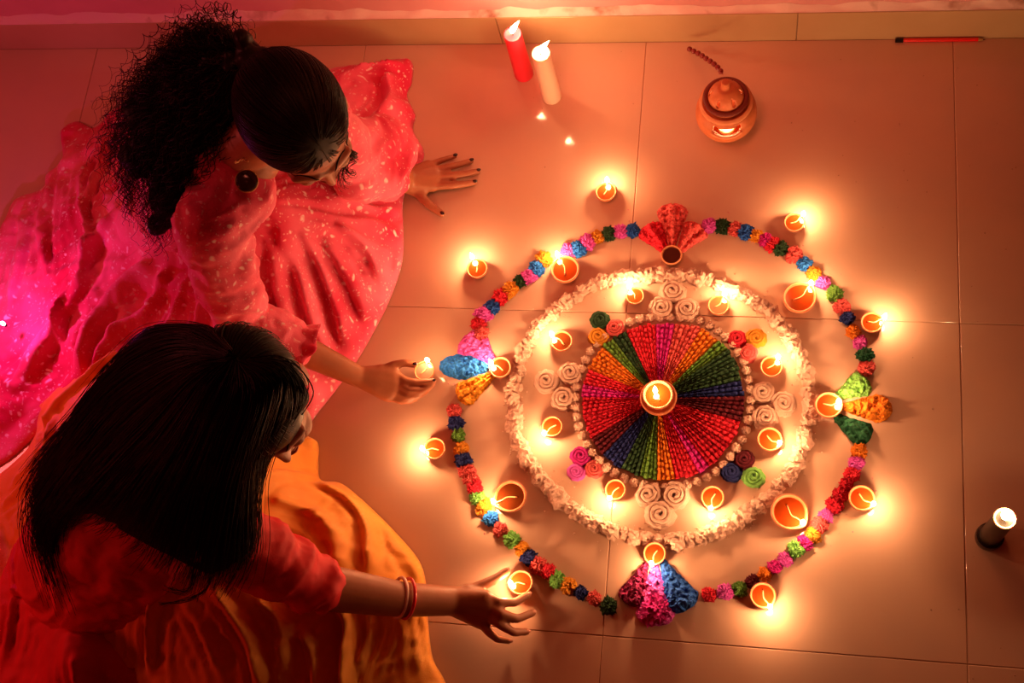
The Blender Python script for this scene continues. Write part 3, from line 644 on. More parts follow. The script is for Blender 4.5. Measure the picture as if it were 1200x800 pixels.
# cloth as a height surface in world space
def poly_dist(P_, poly):
    d = np.full(len(P_), 1e9); near = np.zeros_like(P_); inside = np.zeros(len(P_), bool)
    for a, b in zip(poly, np.roll(poly, -1, axis=0)):
        e = b-a; t_ = np.clip(((P_-a) @ e)/(e @ e+1e-12), 0, 1); q = a+t_[:,None]*e; dd = np.hypot(*(P_-q).T); m = dd < d; d[m] = dd[m]; near[m] = q[m]
        c = ((a[1] > P_[:,1]) != (b[1] > P_[:,1])) & (P_[:,0] < (b[0]-a[0])*(P_[:,1]-a[1])/(b[1]-a[1]+1e-12)+a[0]); inside ^= c
    return d, near, inside
def drape(name, outline, ctrl, folds, mt, parent, step=.005, rim=.035, wr=.006, lift=.004, zc=None, wscale=9, polar=None):
    OP = bez(np.array([G(x, y, lift)[:2] for x, y in outline+outline[:1]]), 260)[:-1]
    lo = OP.min(0)-step; hi = OP.max(0)+step
    gx = np.arange(lo[0], hi[0]+step, step); gy = np.arange(lo[1], hi[1]+step, step); XX, YY = np.meshgrid(gx, gy); P_ = np.stack([XX.ravel(), YY.ravel()], 1)
    d, near, ins = poly_dist(P_, OP)
    C_ = np.array([[*G(x, y, z)[:2], z] for x, y, z in ctrl]); bd = OP[::9]
    K = np.vstack([C_, np.hstack([bd, np.full((len(bd), 1), lift+.012)])])
    def U(r): return r
    D = np.hypot(K[:,None,0]-K[None,:,0], K[:,None,1]-K[None,:,1]); A = np.sqrt(D**2+.03**2)+np.eye(len(K))*(-.0008)
    wts = np.linalg.solve(A, K[:,2]); Z = np.zeros(len(P_))
    for s0 in range(0, len(P_), 8000):
        q = P_[s0:s0+8000]; D = np.sqrt((q[:,None,0]-K[None,:,0])**2+(q[:,None,1]-K[None,:,1])**2+.03**2); Z[s0:s0+8000] = D @ wts
    Z = np.maximum(Z, lift+.010)
    Z0 = Z.copy(); bd_ = np.full(len(P_), 1e9); bs_ = np.zeros(len(P_)); bt_ = np.zeros(len(P_))
    for fo in folds:
        pts, wd, h = fo; W_ = bez(np.array([G(x, y, z)[:2] for x, y, z in pts]), 40)
        dd = np.full(len(P_), 1e9); tt = np.zeros(len(P_)); ss = np.zeros(len(P_)); h = h*(1.6 if pts[0][0] > 235 else 1.15)
        for i in range(len(W_)-1):
            a, b = W_[i], W_[i+1]; e = b-a; t_ = np.clip(((P_-a) @ e)/(e @ e+1e-12), 0, 1); q = a+t_[:,None]*e; r_ = np.hypot(*(P_-q).T); m = r_ < dd; dd[m] = r_[m]; tt[m] = (i+t_[m])/(len(W_)-1); ss[m] = np.sign(e[0]*(P_-a)[m,1]-e[1]*(P_-a)[m,0])*r_[m]
        m = dd < bd_; bd_[m] = dd[m]; bs_[m] = ss[m]; bt_[m] = tt[m]
        k = dd/wd; prof = np.where(k < 1, (1-k)**1*(1+k)*.5*(1+np.cos(np.pi*np.clip(k,0,1)))**.5*1.2, 0)-.12*np.exp(-((k-1.25)/.35)**2)
        Z += h*prof*np.clip(np.minimum(tt, 1-tt)*6+.15, 0, 1)
    q3 = np.stack([P_[:,0], P_[:,1], P_[:,0]*0], 1)
    wx = q3+.05*np.stack([fbm(q3*5+3), fbm(q3*5+31), q3[:,0]*0], 1)
    ph_ = 2.2*fbm(q3*7+60, 2); Z += .0048*np.exp(-bd_/.09)*(1-np.abs(np.sin(bs_*math.pi/.021+ph_)))*1.6*np.clip(np.minimum(bt_, 1-bt_)*5+.3, 0, 1)
    rg = 1-np.abs(fbm(wx*wscale, 2))*1.6; Z += wr*rg+wr*.35*fbm(q3*45, 2)
    if polar:
        for (cx_, cy_, cz_, amp_, fr_) in polar:
            c_ = G(cx_, cy_, cz_)[:2]; e = P_-c_; r_ = np.hypot(e[:,0], e[:,1]); th = np.arctan2(e[:,1], e[:,0])+.25*fbm(q3*6+90, 2)
            n1 = fbm(np.stack([np.cos(th)*fr_, np.sin(th)*fr_, r_*3.2], 1), 2); n2 = fbm(np.stack([np.cos(th)*fr_*2.3+5, np.sin(th)*fr_*2.3, r_*6], 1), 2)
            Z += amp_*np.clip(r_/.12, 0, 1)*((1-np.abs(n1)*2.0)+.45*(1-np.abs(n2)*2.0))
    cr_ = wx*26+.6*np.stack([fbm(q3*20+7, 2), fbm(q3*20+70, 2), q3[:,0]*0], 1); Z += .0022*(1-2*np.abs(fbm(cr_, 2)))+.0010*(1-2*np.abs(vnoise(cr_*2.3+9)))
    k = np.clip(d/rim, 0, 1); k = np.sqrt(1-(1-k)**2)
    Z = lift+(Z-lift)*k; Z = np.maximum(Z, .003)
    nx, ny = len(gx), len(gy); keepv = ins | (d < step*.0)
    XY = P_.copy(); idx = np.arange(nx*ny).reshape(ny, nx)
    q = np.stack([idx[:-1,:-1], idx[:-1,1:], idx[1:,1:], idx[1:,:-1]], -1).reshape(-1, 4)
    cnt = keepv[q].sum(1); q = q[cnt >= 1]
    out = ~keepv; XY[out] = near[out]; Z[out] = .0025
    used = np.unique(q); mp = -np.ones(nx*ny, int); mp[used] = np.arange(len(used))
    v = np.hstack([XY[used], Z[used, None]]); me = mesh(name, v, mp[q])
    o = link(name, me, mt, parent); m = o.modifiers.new('s', 'SOLIDIFY'); m.thickness = .0016; m.offset = -1
    return o

def wrinkle(me, amp, sc, dirs=None, sd=0):
    v = get_v(me); n = get_n(me)
    w_ = v+.03*np.stack([fbm(v*9+sd), fbm(v*9+sd+11), fbm(v*9+sd+23)], 1)
    if dirs is not None:   # compress across limb: wrinkles run round the limb
        d = np.asarray(dirs, float); d = d/np.linalg.norm(d); w_ = w_*.45+np.outer(w_ @ d, d)*.9
    r = (1-np.abs(fbm(w_*sc+sd, 2))*1.7)
    set_v(me, v+n*(amp*r)[:,None])

def strands(paths, rad, n=3):
    """paths (N,m,3)"""
    Pn = np.asarray(paths); N, m, _ = Pn.shape
    T = np.gradient(Pn, axis=1); T /= np.linalg.norm(T, axis=2, keepdims=True)+1e-9
    ref = np.tile(np.array([.13,.31,.94]), (N, m, 1)); A = np.cross(T, ref); A /= np.linalg.norm(A, axis=2, keepdims=True)+1e-9; Bn = np.cross(T, A)
    tap = np.linspace(1, .25, m)**.8; rr = (np.asarray(rad).reshape(-1,1)*tap[None])[:,:,None]
    V = np.stack([Pn+rr*(math.cos(2*math.pi*k/n)*A+math.sin(2*math.pi*k/n)*Bn) for k in range(n)], 2)  # N,m,n,3
    idx = np.arange(N*m*n).reshape(N, m, n); a = idx[:,:-1,:]; b = idx[:,1:,:]
    Fq = np.stack([a, np.roll(a, -1, 2), np.roll(b, -1, 2), b], -1).reshape(-1, 4)
    me = bpy.data.meshes.new('strands'); nv = N*m*n
    me.vertices.add(nv); me.vertices.foreach_set('co', V.astype(np.float32).ravel())
    me.loops.add(len(Fq)*4); me.loops.foreach_set('vertex_index', Fq.astype(np.int32).ravel())
    me.polygons.add(len(Fq)); me.polygons.foreach_set('loop_start', np.arange(0, len(Fq)*4, 4, dtype=np.int32)); me.update(calc_edges=True); me.validate()
    return me

def finger(pts): return [G(*p) for p in pts]
def sheet(guides, nu=60, nv=60, thick=0, cut=1.0):
    """loft through ordered guide curves -> (nv,nu,3)"""
    Gs = np.array([bez(np.array([G(*p) for p in g]), nu) for g in guides])
    return np.stack([bez(Gs[:, i], nv) for i in range(nu)], 1)
def sheet_mesh(S, cut=1.0):
    nv, nu, _ = S.shape; nu2 = int(nu*cut); v = S[:, :nu2].reshape(-1, 3); f = []
    for j in range(nv-1):
        for i in range(nu2-1):
            a = j*nu2+i; f.append((a, a+1, a+nu2+1, a+nu2))
    return v, f
def join_parts(name, mes, mt, parent):
    bm = bmesh.new()
    for m_ in mes: bm.from_mesh(m_)
    me = bpy.data.meshes.new(name); bm.to_mesh(me); bm.free()
    return link(name, me, mt, parent)
def nail(tip, prev, par, r=.0046, up=.0045, mt=None):
    tip = np.asarray(tip); d = tip-np.asarray(prev); d /= np.linalg.norm(d); z = np.array([0,0,1.]); z = z-d*(z @ d); z /= np.linalg.norm(z); y = np.cross(z, d)
    v = ICO2[0]*np.array([r*1.25, r*.85, r*.45]); v = v @ np.array([d, y, z])+tip+z*up+d*.001
    link('fingernail', mesh('fingernail', v, ICO2[1]), mt or M_NAIL, par)

# ============================================================ girl in pink
P1 = thing('person', 'girl in a pink dotted dress with curly ponytail, one hand flat on the floor', 'person', tuple(G(200, 290, 0)))
fr1 = head_frame(G(351, 146, .585), -1.0, .60, .98, .0)
mb = MB(); head_blob(mb, fr1)
neck1, chest1, pel1 = G(288,172,.49), G(245,192,.36), G(185,262,.15)
rs1, re1, rw1 = G(248,262,.425), G(280,375,.22), G(420,441,.068)
ls1, le1, lw1 = G(345,112,.44), G(405,180,.22), G(474,212,.036)
chain(mb, [(fr1[0] @ np.array([-.03,0,-.04])+fr1[1], .046), (neck1, .045), (chest1+[0,0,.07], .055)])
chain(mb, [(neck1-[0,0,.03], .05), (chest1, .085), (G(215,235,.22), .075), (pel1-[0,0,.04], .08)])
chain(mb, [(neck1-[0,0,.04], .045), (rs1, .042), (re1, .038), (rw1, .0205)])
chain(mb, [(neck1-[0,0,.04], .045), (ls1, .042), (le1, .040), (lw1, .0255)])
for k1, k2 in ((G(300,330,.06), G(150,335,.035)), (G(370,250,.06), G(170,250,.04))):
    chain(mb, [(pel1-[0,0,.06], .07), (k1, .045), (k2, .025), (k2+np.array([-.08,.01,-.005]), .020)])
# left hand flat on the floor
HL = [([(507,218,.020),(530,217,.017),(545,215.5,.012),(556,213.5,.0085)], .0072),
      ([(511,208,.021),(533,205.5,.018),(548,203.5,.013),(560,200.5,.0085)], .0074),
      ([(509,200,.020),(529,195,.018),(541,192,.013),(552,188.5,.0085)], .0070),
      ([(502,194,.018),(514,189,.016),(525,185.5,.012),(533,183,.008)], .0062),
      ([(487,224,.018),(499,236,.016),(508,244,.013),(518,250.5,.010)], .0085)]
HLw = [(finger(p), r) for p, r in HL]
hand_blob(mb, lw1, .020, HLw, .0105)
# right hand holding the lamp
HR = [([(462,438,.052),(476,446,.050),(490,448,.047),(508,446,.046)], .0068),
      ([(463,448,.048),(480,457,.046),(494,458,.043),(507,451,.041)], .0070),
      ([(461,457,.044),(477,465,.041),(490,464,.038),(500,458,.037)], .0066),
      ([(455,464,.040),(469,470,.036),(480,470,.034),(489,466,.033)], .0060),
      ([(446,434,.058),(462,427,.056),(474,425,.055),(486,427,.052)], .0075)]
HRw = [(finger(p), r) for p, r in HR]
hand_blob(mb, rw1, .0175, HRw, .011)
body = blob(mb, .0032, 5); link('body', body, M_SKIN, P1)
for p_, r in HLw: nail(p_[-1], p_[-2], P1, .0043, .0045 if r < .008 else .006)
nail(HRw[4][0][-1], HRw[4][0][-2], P1, .0042, .005); nail(HRw[0][0][-1], HRw[0][0][-2], P1, .0036, .004)
face_parts(fr1, P1, body)
# dress top and sleeves
mb = MB()
chain(mb, [(G(272,205,.445), .060), (chest1+[0,0,.0], .105), (G(225,240,.22), .10), (pel1-[0,0,.03], .085)])
chain(mb, [(G(300,160,.44), .055), (chest1, .10)])
chain(mb, [(G(278,225,.43), .058), (rs1, .058), ((rs1+re1)/2, .053), (re1, .050), (re1+.30*(rw1-re1), .044), (re1+.42*(rw1-re1), .040)])
chain(mb, [(G(320,150,.42), .055), (ls1, .056), (le1, .052), (G(445,165,.13), .047), (G(452,215,.10), .034)])
chain(mb, [(G(420,205,.17), .045), (G(452,208,.11), .043), (G(470,180,.09), .032)])
me = blob(mb, .0052, 6); wrinkle(me, .0085, 15, (rs1-re1), 3); wrinkle(me, .0022, 42, None, 8)
link('dress_top', me, M_PINK, P1)
# flared cuff of the right sleeve
ax = rw1-re1; ax /= np.linalg.norm(ax); c0_ = re1+.40*(rw1-re1); e1 = np.cross(ax, [0,0,1]); e1 /= np.linalg.norm(e1); e2 = np.cross(e1, ax); v = []; f = []
for i, (s_, r) in enumerate([(0,.036),(.010,.040),(.020,.044),(.030,.049),(.036,.053)]):
    for k in range(64):
        a = 2*math.pi*k/64; rr = r*(1+(.03+.09*i/4)*math.sin(a*9+i*.2)+.04*math.sin(a*4)); v.append(c0_+ax*(s_+.004*math.sin(a*5))+(math.cos(a)*e1+math.sin(a)*e2)*rr)
for i in range(4):
    for k in range(64): f.append((i*64+k, i*64+(k+1) % 64, (i+1)*64+(k+1) % 64, (i+1)*64+k))
o = link('sleeve_cuff', mesh('cuff', v, f), M_PINK, P1); o.modifiers.new('s', 'SOLIDIFY').thickness = .0015
# skirt
OUT1 = [(400,80),(440,74),(480,70),(483,95),(477,112),(487,135),(484,152),(497,178),(490,200),(473,230),(473,290),(468,320),(455,355),(440,385),(420,420),(395,455),(375,480),(352,506),(300,530),(220,520),(120,500),(60,500),(0,545),(-60,560),(-60,400),(-25,320),(2,268),(18,235),(50,222),(55,205),(75,190),(72,155),(90,142),(112,150),(132,130),(165,122),(225,105),(320,95)]
CT1 = [(190,255,.27),(215,235,.30),(150,230,.18),(250,300,.24),(290,265,.27),(330,245,.25),(380,255,.17),(420,262,.10),(452,300,.04),(350,350,.13),(382,400,.07),(300,350,.17),(340,450,.05),(250,400,.13),(150,300,.15),(100,240,.08),(60,300,.055),(60,400,.05),(120,390,.08),(180,350,.13),(200,450,.06),(100,470,.035),(20,480,.03),(430,110,.055),(462,100,.03),(400,150,.12),(450,180,.06),(110,180,.05),(150,200,.09),(20,350,.04),(360,300,.15),(400,330,.08)]
FO1 = [([(335,262,.22),(350,320,.17),(372,390,.10),(392,440,.04)],.020,.026),([(352,262,.2),(375,310,.15),(400,370,.08),(412,418,.03)],.017,.024),([(328,275,.22),(330,330,.17),(345,400,.11),(365,470,.04)],.022,.026),
 ([(372,270,.18),(400,310,.12),(425,350,.06),(437,380,.03)],.018,.02),([(310,280,.22),(305,330,.18),(318,400,.12),(340,480,.04)],.018,.02),([(395,262,.14),(430,290,.08),(452,330,.04)],.015,.014),([(400,235,.12),(440,245,.07),(468,240,.03)],.014,.012),
 ([(392,95,.08),(430,85,.05),(470,78,.02)],.014,.018),([(455,85,.04),(460,120,.04),(440,150,.07)],.018,.024),([(478,115,.02),(460,140,.05),(430,160,.09)],.016,.022),([(487,178,.02),(470,168,.05),(450,150,.06)],.014,.02),
 ([(120,260,.10),(105,330,.08),(60,400,.05),(20,450,.04)],.024,.026),([(150,250,.14),(110,300,.1),(80,350,.07),(70,410,.05)],.018,.024),([(200,300,.2),(150,340,.12),(110,390,.08),(95,440,.05)],.022,.030),([(205,310,.2),(175,360,.13),(130,400,.08),(115,450,.05)],.016,.024),
 ([(108,190,.05),(100,240,.08),(115,290,.1)],.016,.022),([(130,150,.04),(122,200,.06),(105,250,.08)],.015,.020),([(60,215,.03),(50,260,.05),(60,330,.05)],.018,.018),([(30,250,.03),(25,300,.04),(10,360,.04)],.018,.016),
 ([(220,330,.2),(190,380,.14),(160,410,.10),(120,460,.05)],.014,.020),([(240,360,.16),(230,400,.12),(190,430,.08)],.016,.018),([(270,400,.13),(240,430,.09),(200,440,.07)],.014,.014),
 ([(473,240,.02),(471,290,.02),(462,335,.02),(440,380,.02),(395,450,.02),(355,500,.02)],.010,.010)]
drape('skirt', OUT1, CT1, FO1, M_PINK, P1, wr=.006, wscale=11, polar=[(300,250,.28,.0085,4.5)])
# hair: cap combed back to a ponytail, mass of curls
A1, c1 = fr1; capc = A1 @ np.array([-.024,0,.042])+c1; capr = np.array([.098,.084,.098]); R1 = A1
pony = G(284, 62, .60)
mb = MB(); ellip(mb, capc, capr, R1)
ellip(mb, G(289,50,.64), (.013,.015,.024)); ellip(mb, G(300,72,.62), (.03,.03,.03)); ellip(mb, G(277,72,.59), (.030,.030,.032))
for (x, y, z, r) in [(262,72,.57,.042),(215,92,.52,.052),(182,130,.47,.050),(172,180,.43,.046),(205,228,.41,.044),(232,180,.45,.058),(232,122,.5,.060),(188,262,.38,.022),(250,205,.44,.030),(262,150,.49,.050),(212,150,.46,.060)]: ellip(mb, G(x,y,z), (r,r,r*.85))
me = blob(mb, .005, 8); v = get_v(me); n_ = get_n(me); k = np.clip((np.linalg.norm(v-capc, axis=1)-.11)/.03, 0, 1); set_v(me, v+n_*(k*.010*fbm(v*38, 3))[:,None])
paths = []; ub = np.linalg.inv(R1) @ (pony-capc)/capr; ub /= np.linalg.norm(ub)
for k in range(1500):
    u = rng.normal(size=3); u /= np.linalg.norm(u)
    if u[2] < -.32 or (u[0] > .2 and u[2] < .30): continue
    dt = np.arccos(np.clip(u @ ub, -1, 1)); t_ = np.linspace(0, 1, 20)[:,None]; q = (np.sin((1-t_)*dt)*u+np.sin(t_*dt)*ub)/max(math.sin(dt), 1e-3)
    paths.append((q*capr*(1.006+.012*rng.random())) @ R1.T+capc)
m1 = strands(paths, rng.uniform(.0006,.0012,len(paths)))
gd = [[(284,62,.60),(262,44,.62),(240,42,.60),(205,62,.53),(176,88,.48)],[(282,62,.61),(240,62,.58),(190,88,.52),(150,120,.45),(134,150,.41)],[(280,66,.6),(225,85,.56),(165,130,.49),(135,180,.42),(133,215,.37)],
      [(280,70,.6),(235,110,.56),(180,170,.48),(160,225,.42),(168,262,.37)],[(280,74,.6),(250,120,.55),(210,190,.49),(192,245,.42),(188,288,.36)],[(280,76,.6),(262,130,.55),(240,190,.48),(222,235,.42),(205,270,.38)],
      [(282,78,.6),(272,130,.54),(264,175,.49),(250,215,.45),(238,250,.40)],[(283,60,.60),(258,40,.60),(225,55,.56),(190,100,.50),(160,165,.44)]]
GD = np.array([bez(np.array([G(*p) for p in g]), 60) for g in gd]); paths = []
for k in range(950):
    a, b = rng.integers(0, len(GD), 2) if rng.random() < .12 else (lambda i: (i, min(i+1, len(GD)-1)))(rng.integers(0, len(GD)-1))
    w_ = rng.random(); g_ = GD[a]*w_+GD[b]*(1-w_); L_ = rng.uniform(.75, 1.06); t_ = np.linspace(0, min(L_, 1), 60); g_ = np.stack([np.interp(t_, np.linspace(0,1,60), g_[:,i]) for i in range(3)], 1)
    s_ = np.linspace(0, 1, 60); sp = np.sin(np.pi*np.clip(s_*1.0, 0, .8))**.6
    off = rng.normal(0, .017, 3)*[1,1,1.0]; ph = rng.uniform(0, 6.28); fq = rng.uniform(5, 9); am = rng.uniform(.004, .0105)
    T = np.gradient(g_, axis=0); T /= np.linalg.norm(T, axis=1)[:,None]; N_ = np.cross(T, [0,0,1]); N_ /= np.linalg.norm(N_, axis=1)[:,None]; B_ = np.cross(T, N_)
    g_ = g_+off*sp[:,None]*1.1+[0,0,.010]+(am*sp*np.clip(s_*4,0,1))[:,None]*(np.cos(ph+fq*6.283*s_)[:,None]*N_+np.sin(ph+fq*6.283*s_)[:,None]*B_)
    paths.append(g_)
m2 = strands(paths, rng.uniform(.0006,.0013,len(paths)))
HG1 = join_parts('hair', [me, m1, m2], M_HAIR, P1)
paths = []
for k in range(150):    # loose fluff and ringlets on the outline, backlight reddened in their colour
    g_ = GD[rng.choice([0,1,7,2,3])]; i0 = rng.integers(2, 48); p = g_[i0]+rng.normal(0, .012, 3); r0 = rng.uniform(.006,.014); m_ = 36; t_ = np.linspace(0, rng.uniform(3, 8), m_)
    dr = p-G(230,140,.46); dr /= np.linalg.norm(dr); drift = np.outer(t_*.0040, dr)
    paths.append(p+dr*.016+drift+np.stack([r0*np.cos(t_), r0*np.sin(t_), .4*r0*np.sin(t_*1.3)], 1))
link('loose_curls', strands(paths, rng.uniform(.0004,.0008,len(paths))), M_HAIRR, P1)['kind'] = 'stuff'
paths = []
for k in range(26):
    q = bez(np.array([G(398+rng.normal(0,3), 150+rng.normal(0,3), .58), G(412+rng.normal(0,2), 182, .53), G(404+rng.normal(0,3), 212+rng.normal(0,3), .47)]), 40); t_ = np.linspace(0, 12+rng.uniform(-2,3), 40)
    paths.append(q+np.stack([.010*np.cos(t_), .010*np.sin(t_), t_*0], 1)*np.linspace(.1,1.2,40)[:,None])
link('front_ringlet', strands(paths, rng.uniform(.0007,.0012,len(paths))), M_HAIRR, P1)
# hair clip and earring
ec = G(289,212,.515)
mb = MB().lathe([(1e-4,.004),(.006,.005),(.011,.003),(.0155,.002),(.0175,0),(1e-4,-.002)], 32); tn = Vector(CAM-ec).normalized(); q = np.array(tn.to_track_quat('Z','Y').to_matrix()); mb.v[0] = mb.v[0] @ q.T+ec
e_ = link('earring', mb.me(), mat('dark_enamel', (.03,.012,.012), .2, .6, coat=.5), P1)
mb = MB(); a = np.linspace(0, 2*math.pi, 41); mb.tube(np.stack([.0178*np.cos(a), .0178*np.sin(a), a*0], 1) @ q.T+ec, .0012, 6); link('earring_rim', mb.me(), M_GOLD, e_)
mb = MB()
for k in range(9): mb.add(ICO2[0]*.0022+G(275+k*1.8+random.uniform(-1,1), 186+abs(k-4)*.9+random.uniform(-2,2), .545), ICO2[1])
link('ear_chain', mb.me(), M_GOLD, P1)
# small party light caught in the skirt
fp = G(5, 380, .11); fl_ = thing('fairy_light', 'tiny glowing white-violet bulb lying on the pink skirt at the left edge', 'fairy light', tuple(fp))
def fput(m_, nm, mt):
    me = m_.me(nm); me.materials.append(mt); o = bpy.data.objects.new(nm, me); COL.objects.link(o); o.parent = fl_; return o
fm = bpy.data.materials.new('bulb_glow'); fm.use_nodes = True; nt = fm.node_tree; nt.nodes.clear(); oo = nt.nodes.new('ShaderNodeOutputMaterial'); ee = nt.nodes.new('ShaderNodeEmission'); tt = nt.nodes.new('ShaderNodeBsdfTransparent'); aa = nt.nodes.new('ShaderNodeAddShader')
ee.inputs[0].default_value = (1,.55,1,1); ee.inputs[1].default_value = 8; nt.links.new(ee.outputs[0], aa.inputs[0]); nt.links.new(tt.outputs[0], aa.inputs[1]); nt.links.new(aa.outputs[0], oo.inputs[0])
fput(MB().lathe([(1e-4,.012),(.0025,.011),(.004,.007),(.0038,.003),(.003,0)], 16), 'bulb', fm); fput(MB().lathe([(.0032,.001),(.0032,-.006),(1e-4,-.006)], 12), 'socket', M_BLACKM)
add_light(fl_, (0,0,.055), 1.5, (1,.08,.50), .004)

# ============================================================ girl in orange and red
P2 = thing('person', 'girl with long straight dark hair in red top and orange skirt, placing a lamp', 'person', tuple(G(150, 650, 0)))
fr2 = head_frame(G(298, 467, .52), -1.08, .46, 1.0, 0)
mb = MB(); head_blob(mb, fr2)
neck2, chest2, pel2 = G(245,505,.44), G(205,560,.32), G(120,655,.14)
rs2, re2, rw2 = G(255,622,.36), G(372,687,.21), G(530,704,.060)
ls2, le2, lw2 = G(190,452,.36), G(290,520,.10), G(320,600,.06)
chain(mb, [(fr2[0] @ np.array([-.03,0,-.04])+fr2[1], .045), (neck2, .045), (chest2+[0,0,.07], .055)])
chain(mb, [(neck2-[0,0,.03], .05), (chest2, .085), (pel2, .11)])
chain(mb, [(neck2-[0,0,.04], .045), (rs2, .042), (re2, .040), (G(470,702,.12), .0300), (rw2, .0255)])
chain(mb, [(neck2-[0,0,.04], .045), (ls2, .042), (le2, .034), (lw2, .024), (lw2+np.array([.07,-.03,-.01]), .020)])
for k1, k2 in ((G(360,645,.06), G(200,720,.04)), (G(330,590,.08), G(120,560,.05))):
    chain(mb, [(pel2, .085), (k1, .045), (k2, .035), (k2+np.array([-.10,-.02,-.01]), .025)])
H2 = [([(568,700,.060),(585,705.5,.056),(603,706,.036),(619,697,.018)], .0078),
      ([(571,709,.056),(587,719,.056),(606,725,.036),(624,718,.016)], .0080),
      ([(568,719,.050),(585,731,.050),(602,741,.034),(617,740,.015)], .0076),
      ([(562,727,.042),(572,740,.042),(583,749,.030),(596,751,.014)], .0068),
      ([(548,693,.056),(566,685,.048),(581,678,.038),(594,669,.028)], .0088)]
H2w = [(finger(p), r) for p, r in H2]; hand_blob(mb, rw2, .0225, H2w, .0125)
body = blob(mb, .0032, 5); link('body', body, M_SKIN, P2); face_parts(fr2, P2, body)
M_NN = mat('bare_nail', (.62,.26,.18), .25, .5)
for p_, r in H2w:
    nail(p_[-1], p_[-2], P2, .0040, .005, M_NN)
# bangles
def bangle(c, col, nm, R=.0335, r=.0031):
    ax = (rw2-re2); ax /= np.linalg.norm(ax); ax = ax+np.array([0,0,-.0]); e1 = np.cross(ax, [0,0,1]); e1 /= np.linalg.norm(e1); e2 = np.cross(e1, ax); a = np.linspace(0, 2*math.pi, 49)
    o = link('bangle', MB().tube(c+R*(np.cos(a)[:,None]*e1+np.sin(a)[:,None]*e2*1.0), r, 8, False).me(), col, P2); o['label'] = nm
bangle(G(468,700,.118), mat('white_bangle', (.80,.55,.48), .3, .6), 'white bangle'); bangle(G(477,701,.114), mat('red_bangle', (.65,.01,.02), .25, .6), 'red bangle')
# red top
mb = MB()
chain(mb, [(G(252,520,.41), .060), (chest2, .105), (G(150,625,.22), .125), (pel2, .14)])
chain(mb, [(G(250,560,.38), .058), (rs2, .058), ((rs2*.5+re2*.5), .055), (re2-(re2-rs2)*.02, .046)])
chain(mb, [(G(225,500,.38), .055), (ls2, .055), (le2, .044), ((le2+lw2)/2, .036)])
me = blob(mb, .0052, 6); wrinkle(me, .0080, 17, (rs2-re2), 5); wrinkle(me, .0015, 45, None, 9); link('kurta', me, M_RED, P2)
# orange skirt
OUT2 = [(205,378),(262,384),(330,425),(353,500),(372,518),(373,542),(376,562),(400,566),(432,592),(465,625),(490,655),(499,682),(501,720),(507,770),(522,800),(540,860),(400,905),(200,905),(0,905),(-70,800),(-70,640),(-30,575),(0,557),(28,532),(44,505),(36,482),(55,462),(100,430),(150,394)]
CT2 = [(120,640,.19),(200,600,.26),(260,560,.26),(300,600,.22),(340,630,.16),(380,650,.13),(430,660,.09),(460,700,.06),(360,560,.07),(320,540,.16),(300,520,.19),(250,480,.22),(180,450,.18),(120,460,.14),(80,500,.12),(60,560,.11),(20,600,.08),(20,680,.10),(60,750,.12),(150,720,.17),(200,720,.17),(240,740,.16),(300,720,.15),(350,720,.12),(390,740,.09),(430,740,.035),(470,760,.03),(330,790,.11),(250,800,.14),(100,850,.1),(230,400,.10),(150,410,.08),(410,600,.08),(400,620,.10)]
FO2 = [([(352,505,.05),(368,525,.05),(362,555,.06),(330,580,.12),(300,590,.2)],.012,.030),([(345,515,.06),(325,545,.12),(300,560,.2)],.012,.020),([(372,562,.05),(410,585,.07),(430,620,.09),(436,670,.09)],.014,.022),
 ([(400,568,.04),(445,610,.05),(480,655,.05),(494,690,.03)],.016,.018),([(375,600,.10),(400,640,.11),(405,680,.1)],.02,.016),([(330,590,.15),(360,600,.12),(385,610,.1)],.018,.012),
 ([(250,690,.2),(275,720,.17),(300,760,.14),(305,810,.13)],.014,.026),([(300,700,.17),(330,730,.14),(335,780,.11)],.014,.018),([(345,700,.13),(385,702,.1),(407,725,.08),(410,770,.06),(405,830,.06)],.014,.030),([(215,700,.2),(240,740,.17),(262,790,.15)],.014,.018),
 ([(190,690,.2),(175,730,.18),(172,790,.16)],.012,.020),([(200,665,.24),(230,668,.24),(260,672,.22)],.010,.016),([(360,740,.1),(375,780,.08),(370,830,.08)],.014,.016),([(435,700,.05),(437,740,.03),(425,790,.03)],.010,.014),([(495,700,.02),(500,740,.02),(510,790,.02)],.01,.008),
 ([(150,400,.08),(100,437,.10),(60,475,.09),(48,500,.08)],.016,.020),([(60,480,.1),(55,530,.1),(30,570,.08),(0,590,.07)],.014,.022),([(45,500,.07),(40,540,.08),(10,565,.06)],.010,.014),([(-20,600,.06),(5,650,.08),(10,720,.1)],.016,.02)]
drape('skirt', OUT2, CT2, FO2, M_ORANGE, P2, wr=.005, wscale=8, polar=[(235,600,.25,.006,3.2)])
# tail of the red top over the hip
OUT3 = [(18,636),(62,622),(120,600),(190,620),(175,680),(168,740),(170,800),(160,880),(-40,900),(-50,760),(-5,690)]
CT3 = [(60,660,.20),(110,660,.25),(60,720,.19),(30,780,.15),(100,760,.20),(140,700,.24),(80,850,.15),(0,760,.14)]
FO3 = [([(18,692,.14),(40,694,.17),(62,690,.2)],.010,.016),([(15,640,.14),(20,700,.15),(5,780,.14)],.012,.014),([(70,735,.2),(110,720,.22),(160,690,.23)],.016,.016),([(90,770,.2),(95,820,.18)],.016,.012),([(140,780,.2),(160,740,.2)],.014,.014)]
drape('kurta_tail', OUT3, CT3, FO3, M_RED, P2, wr=.005, lift=.125)
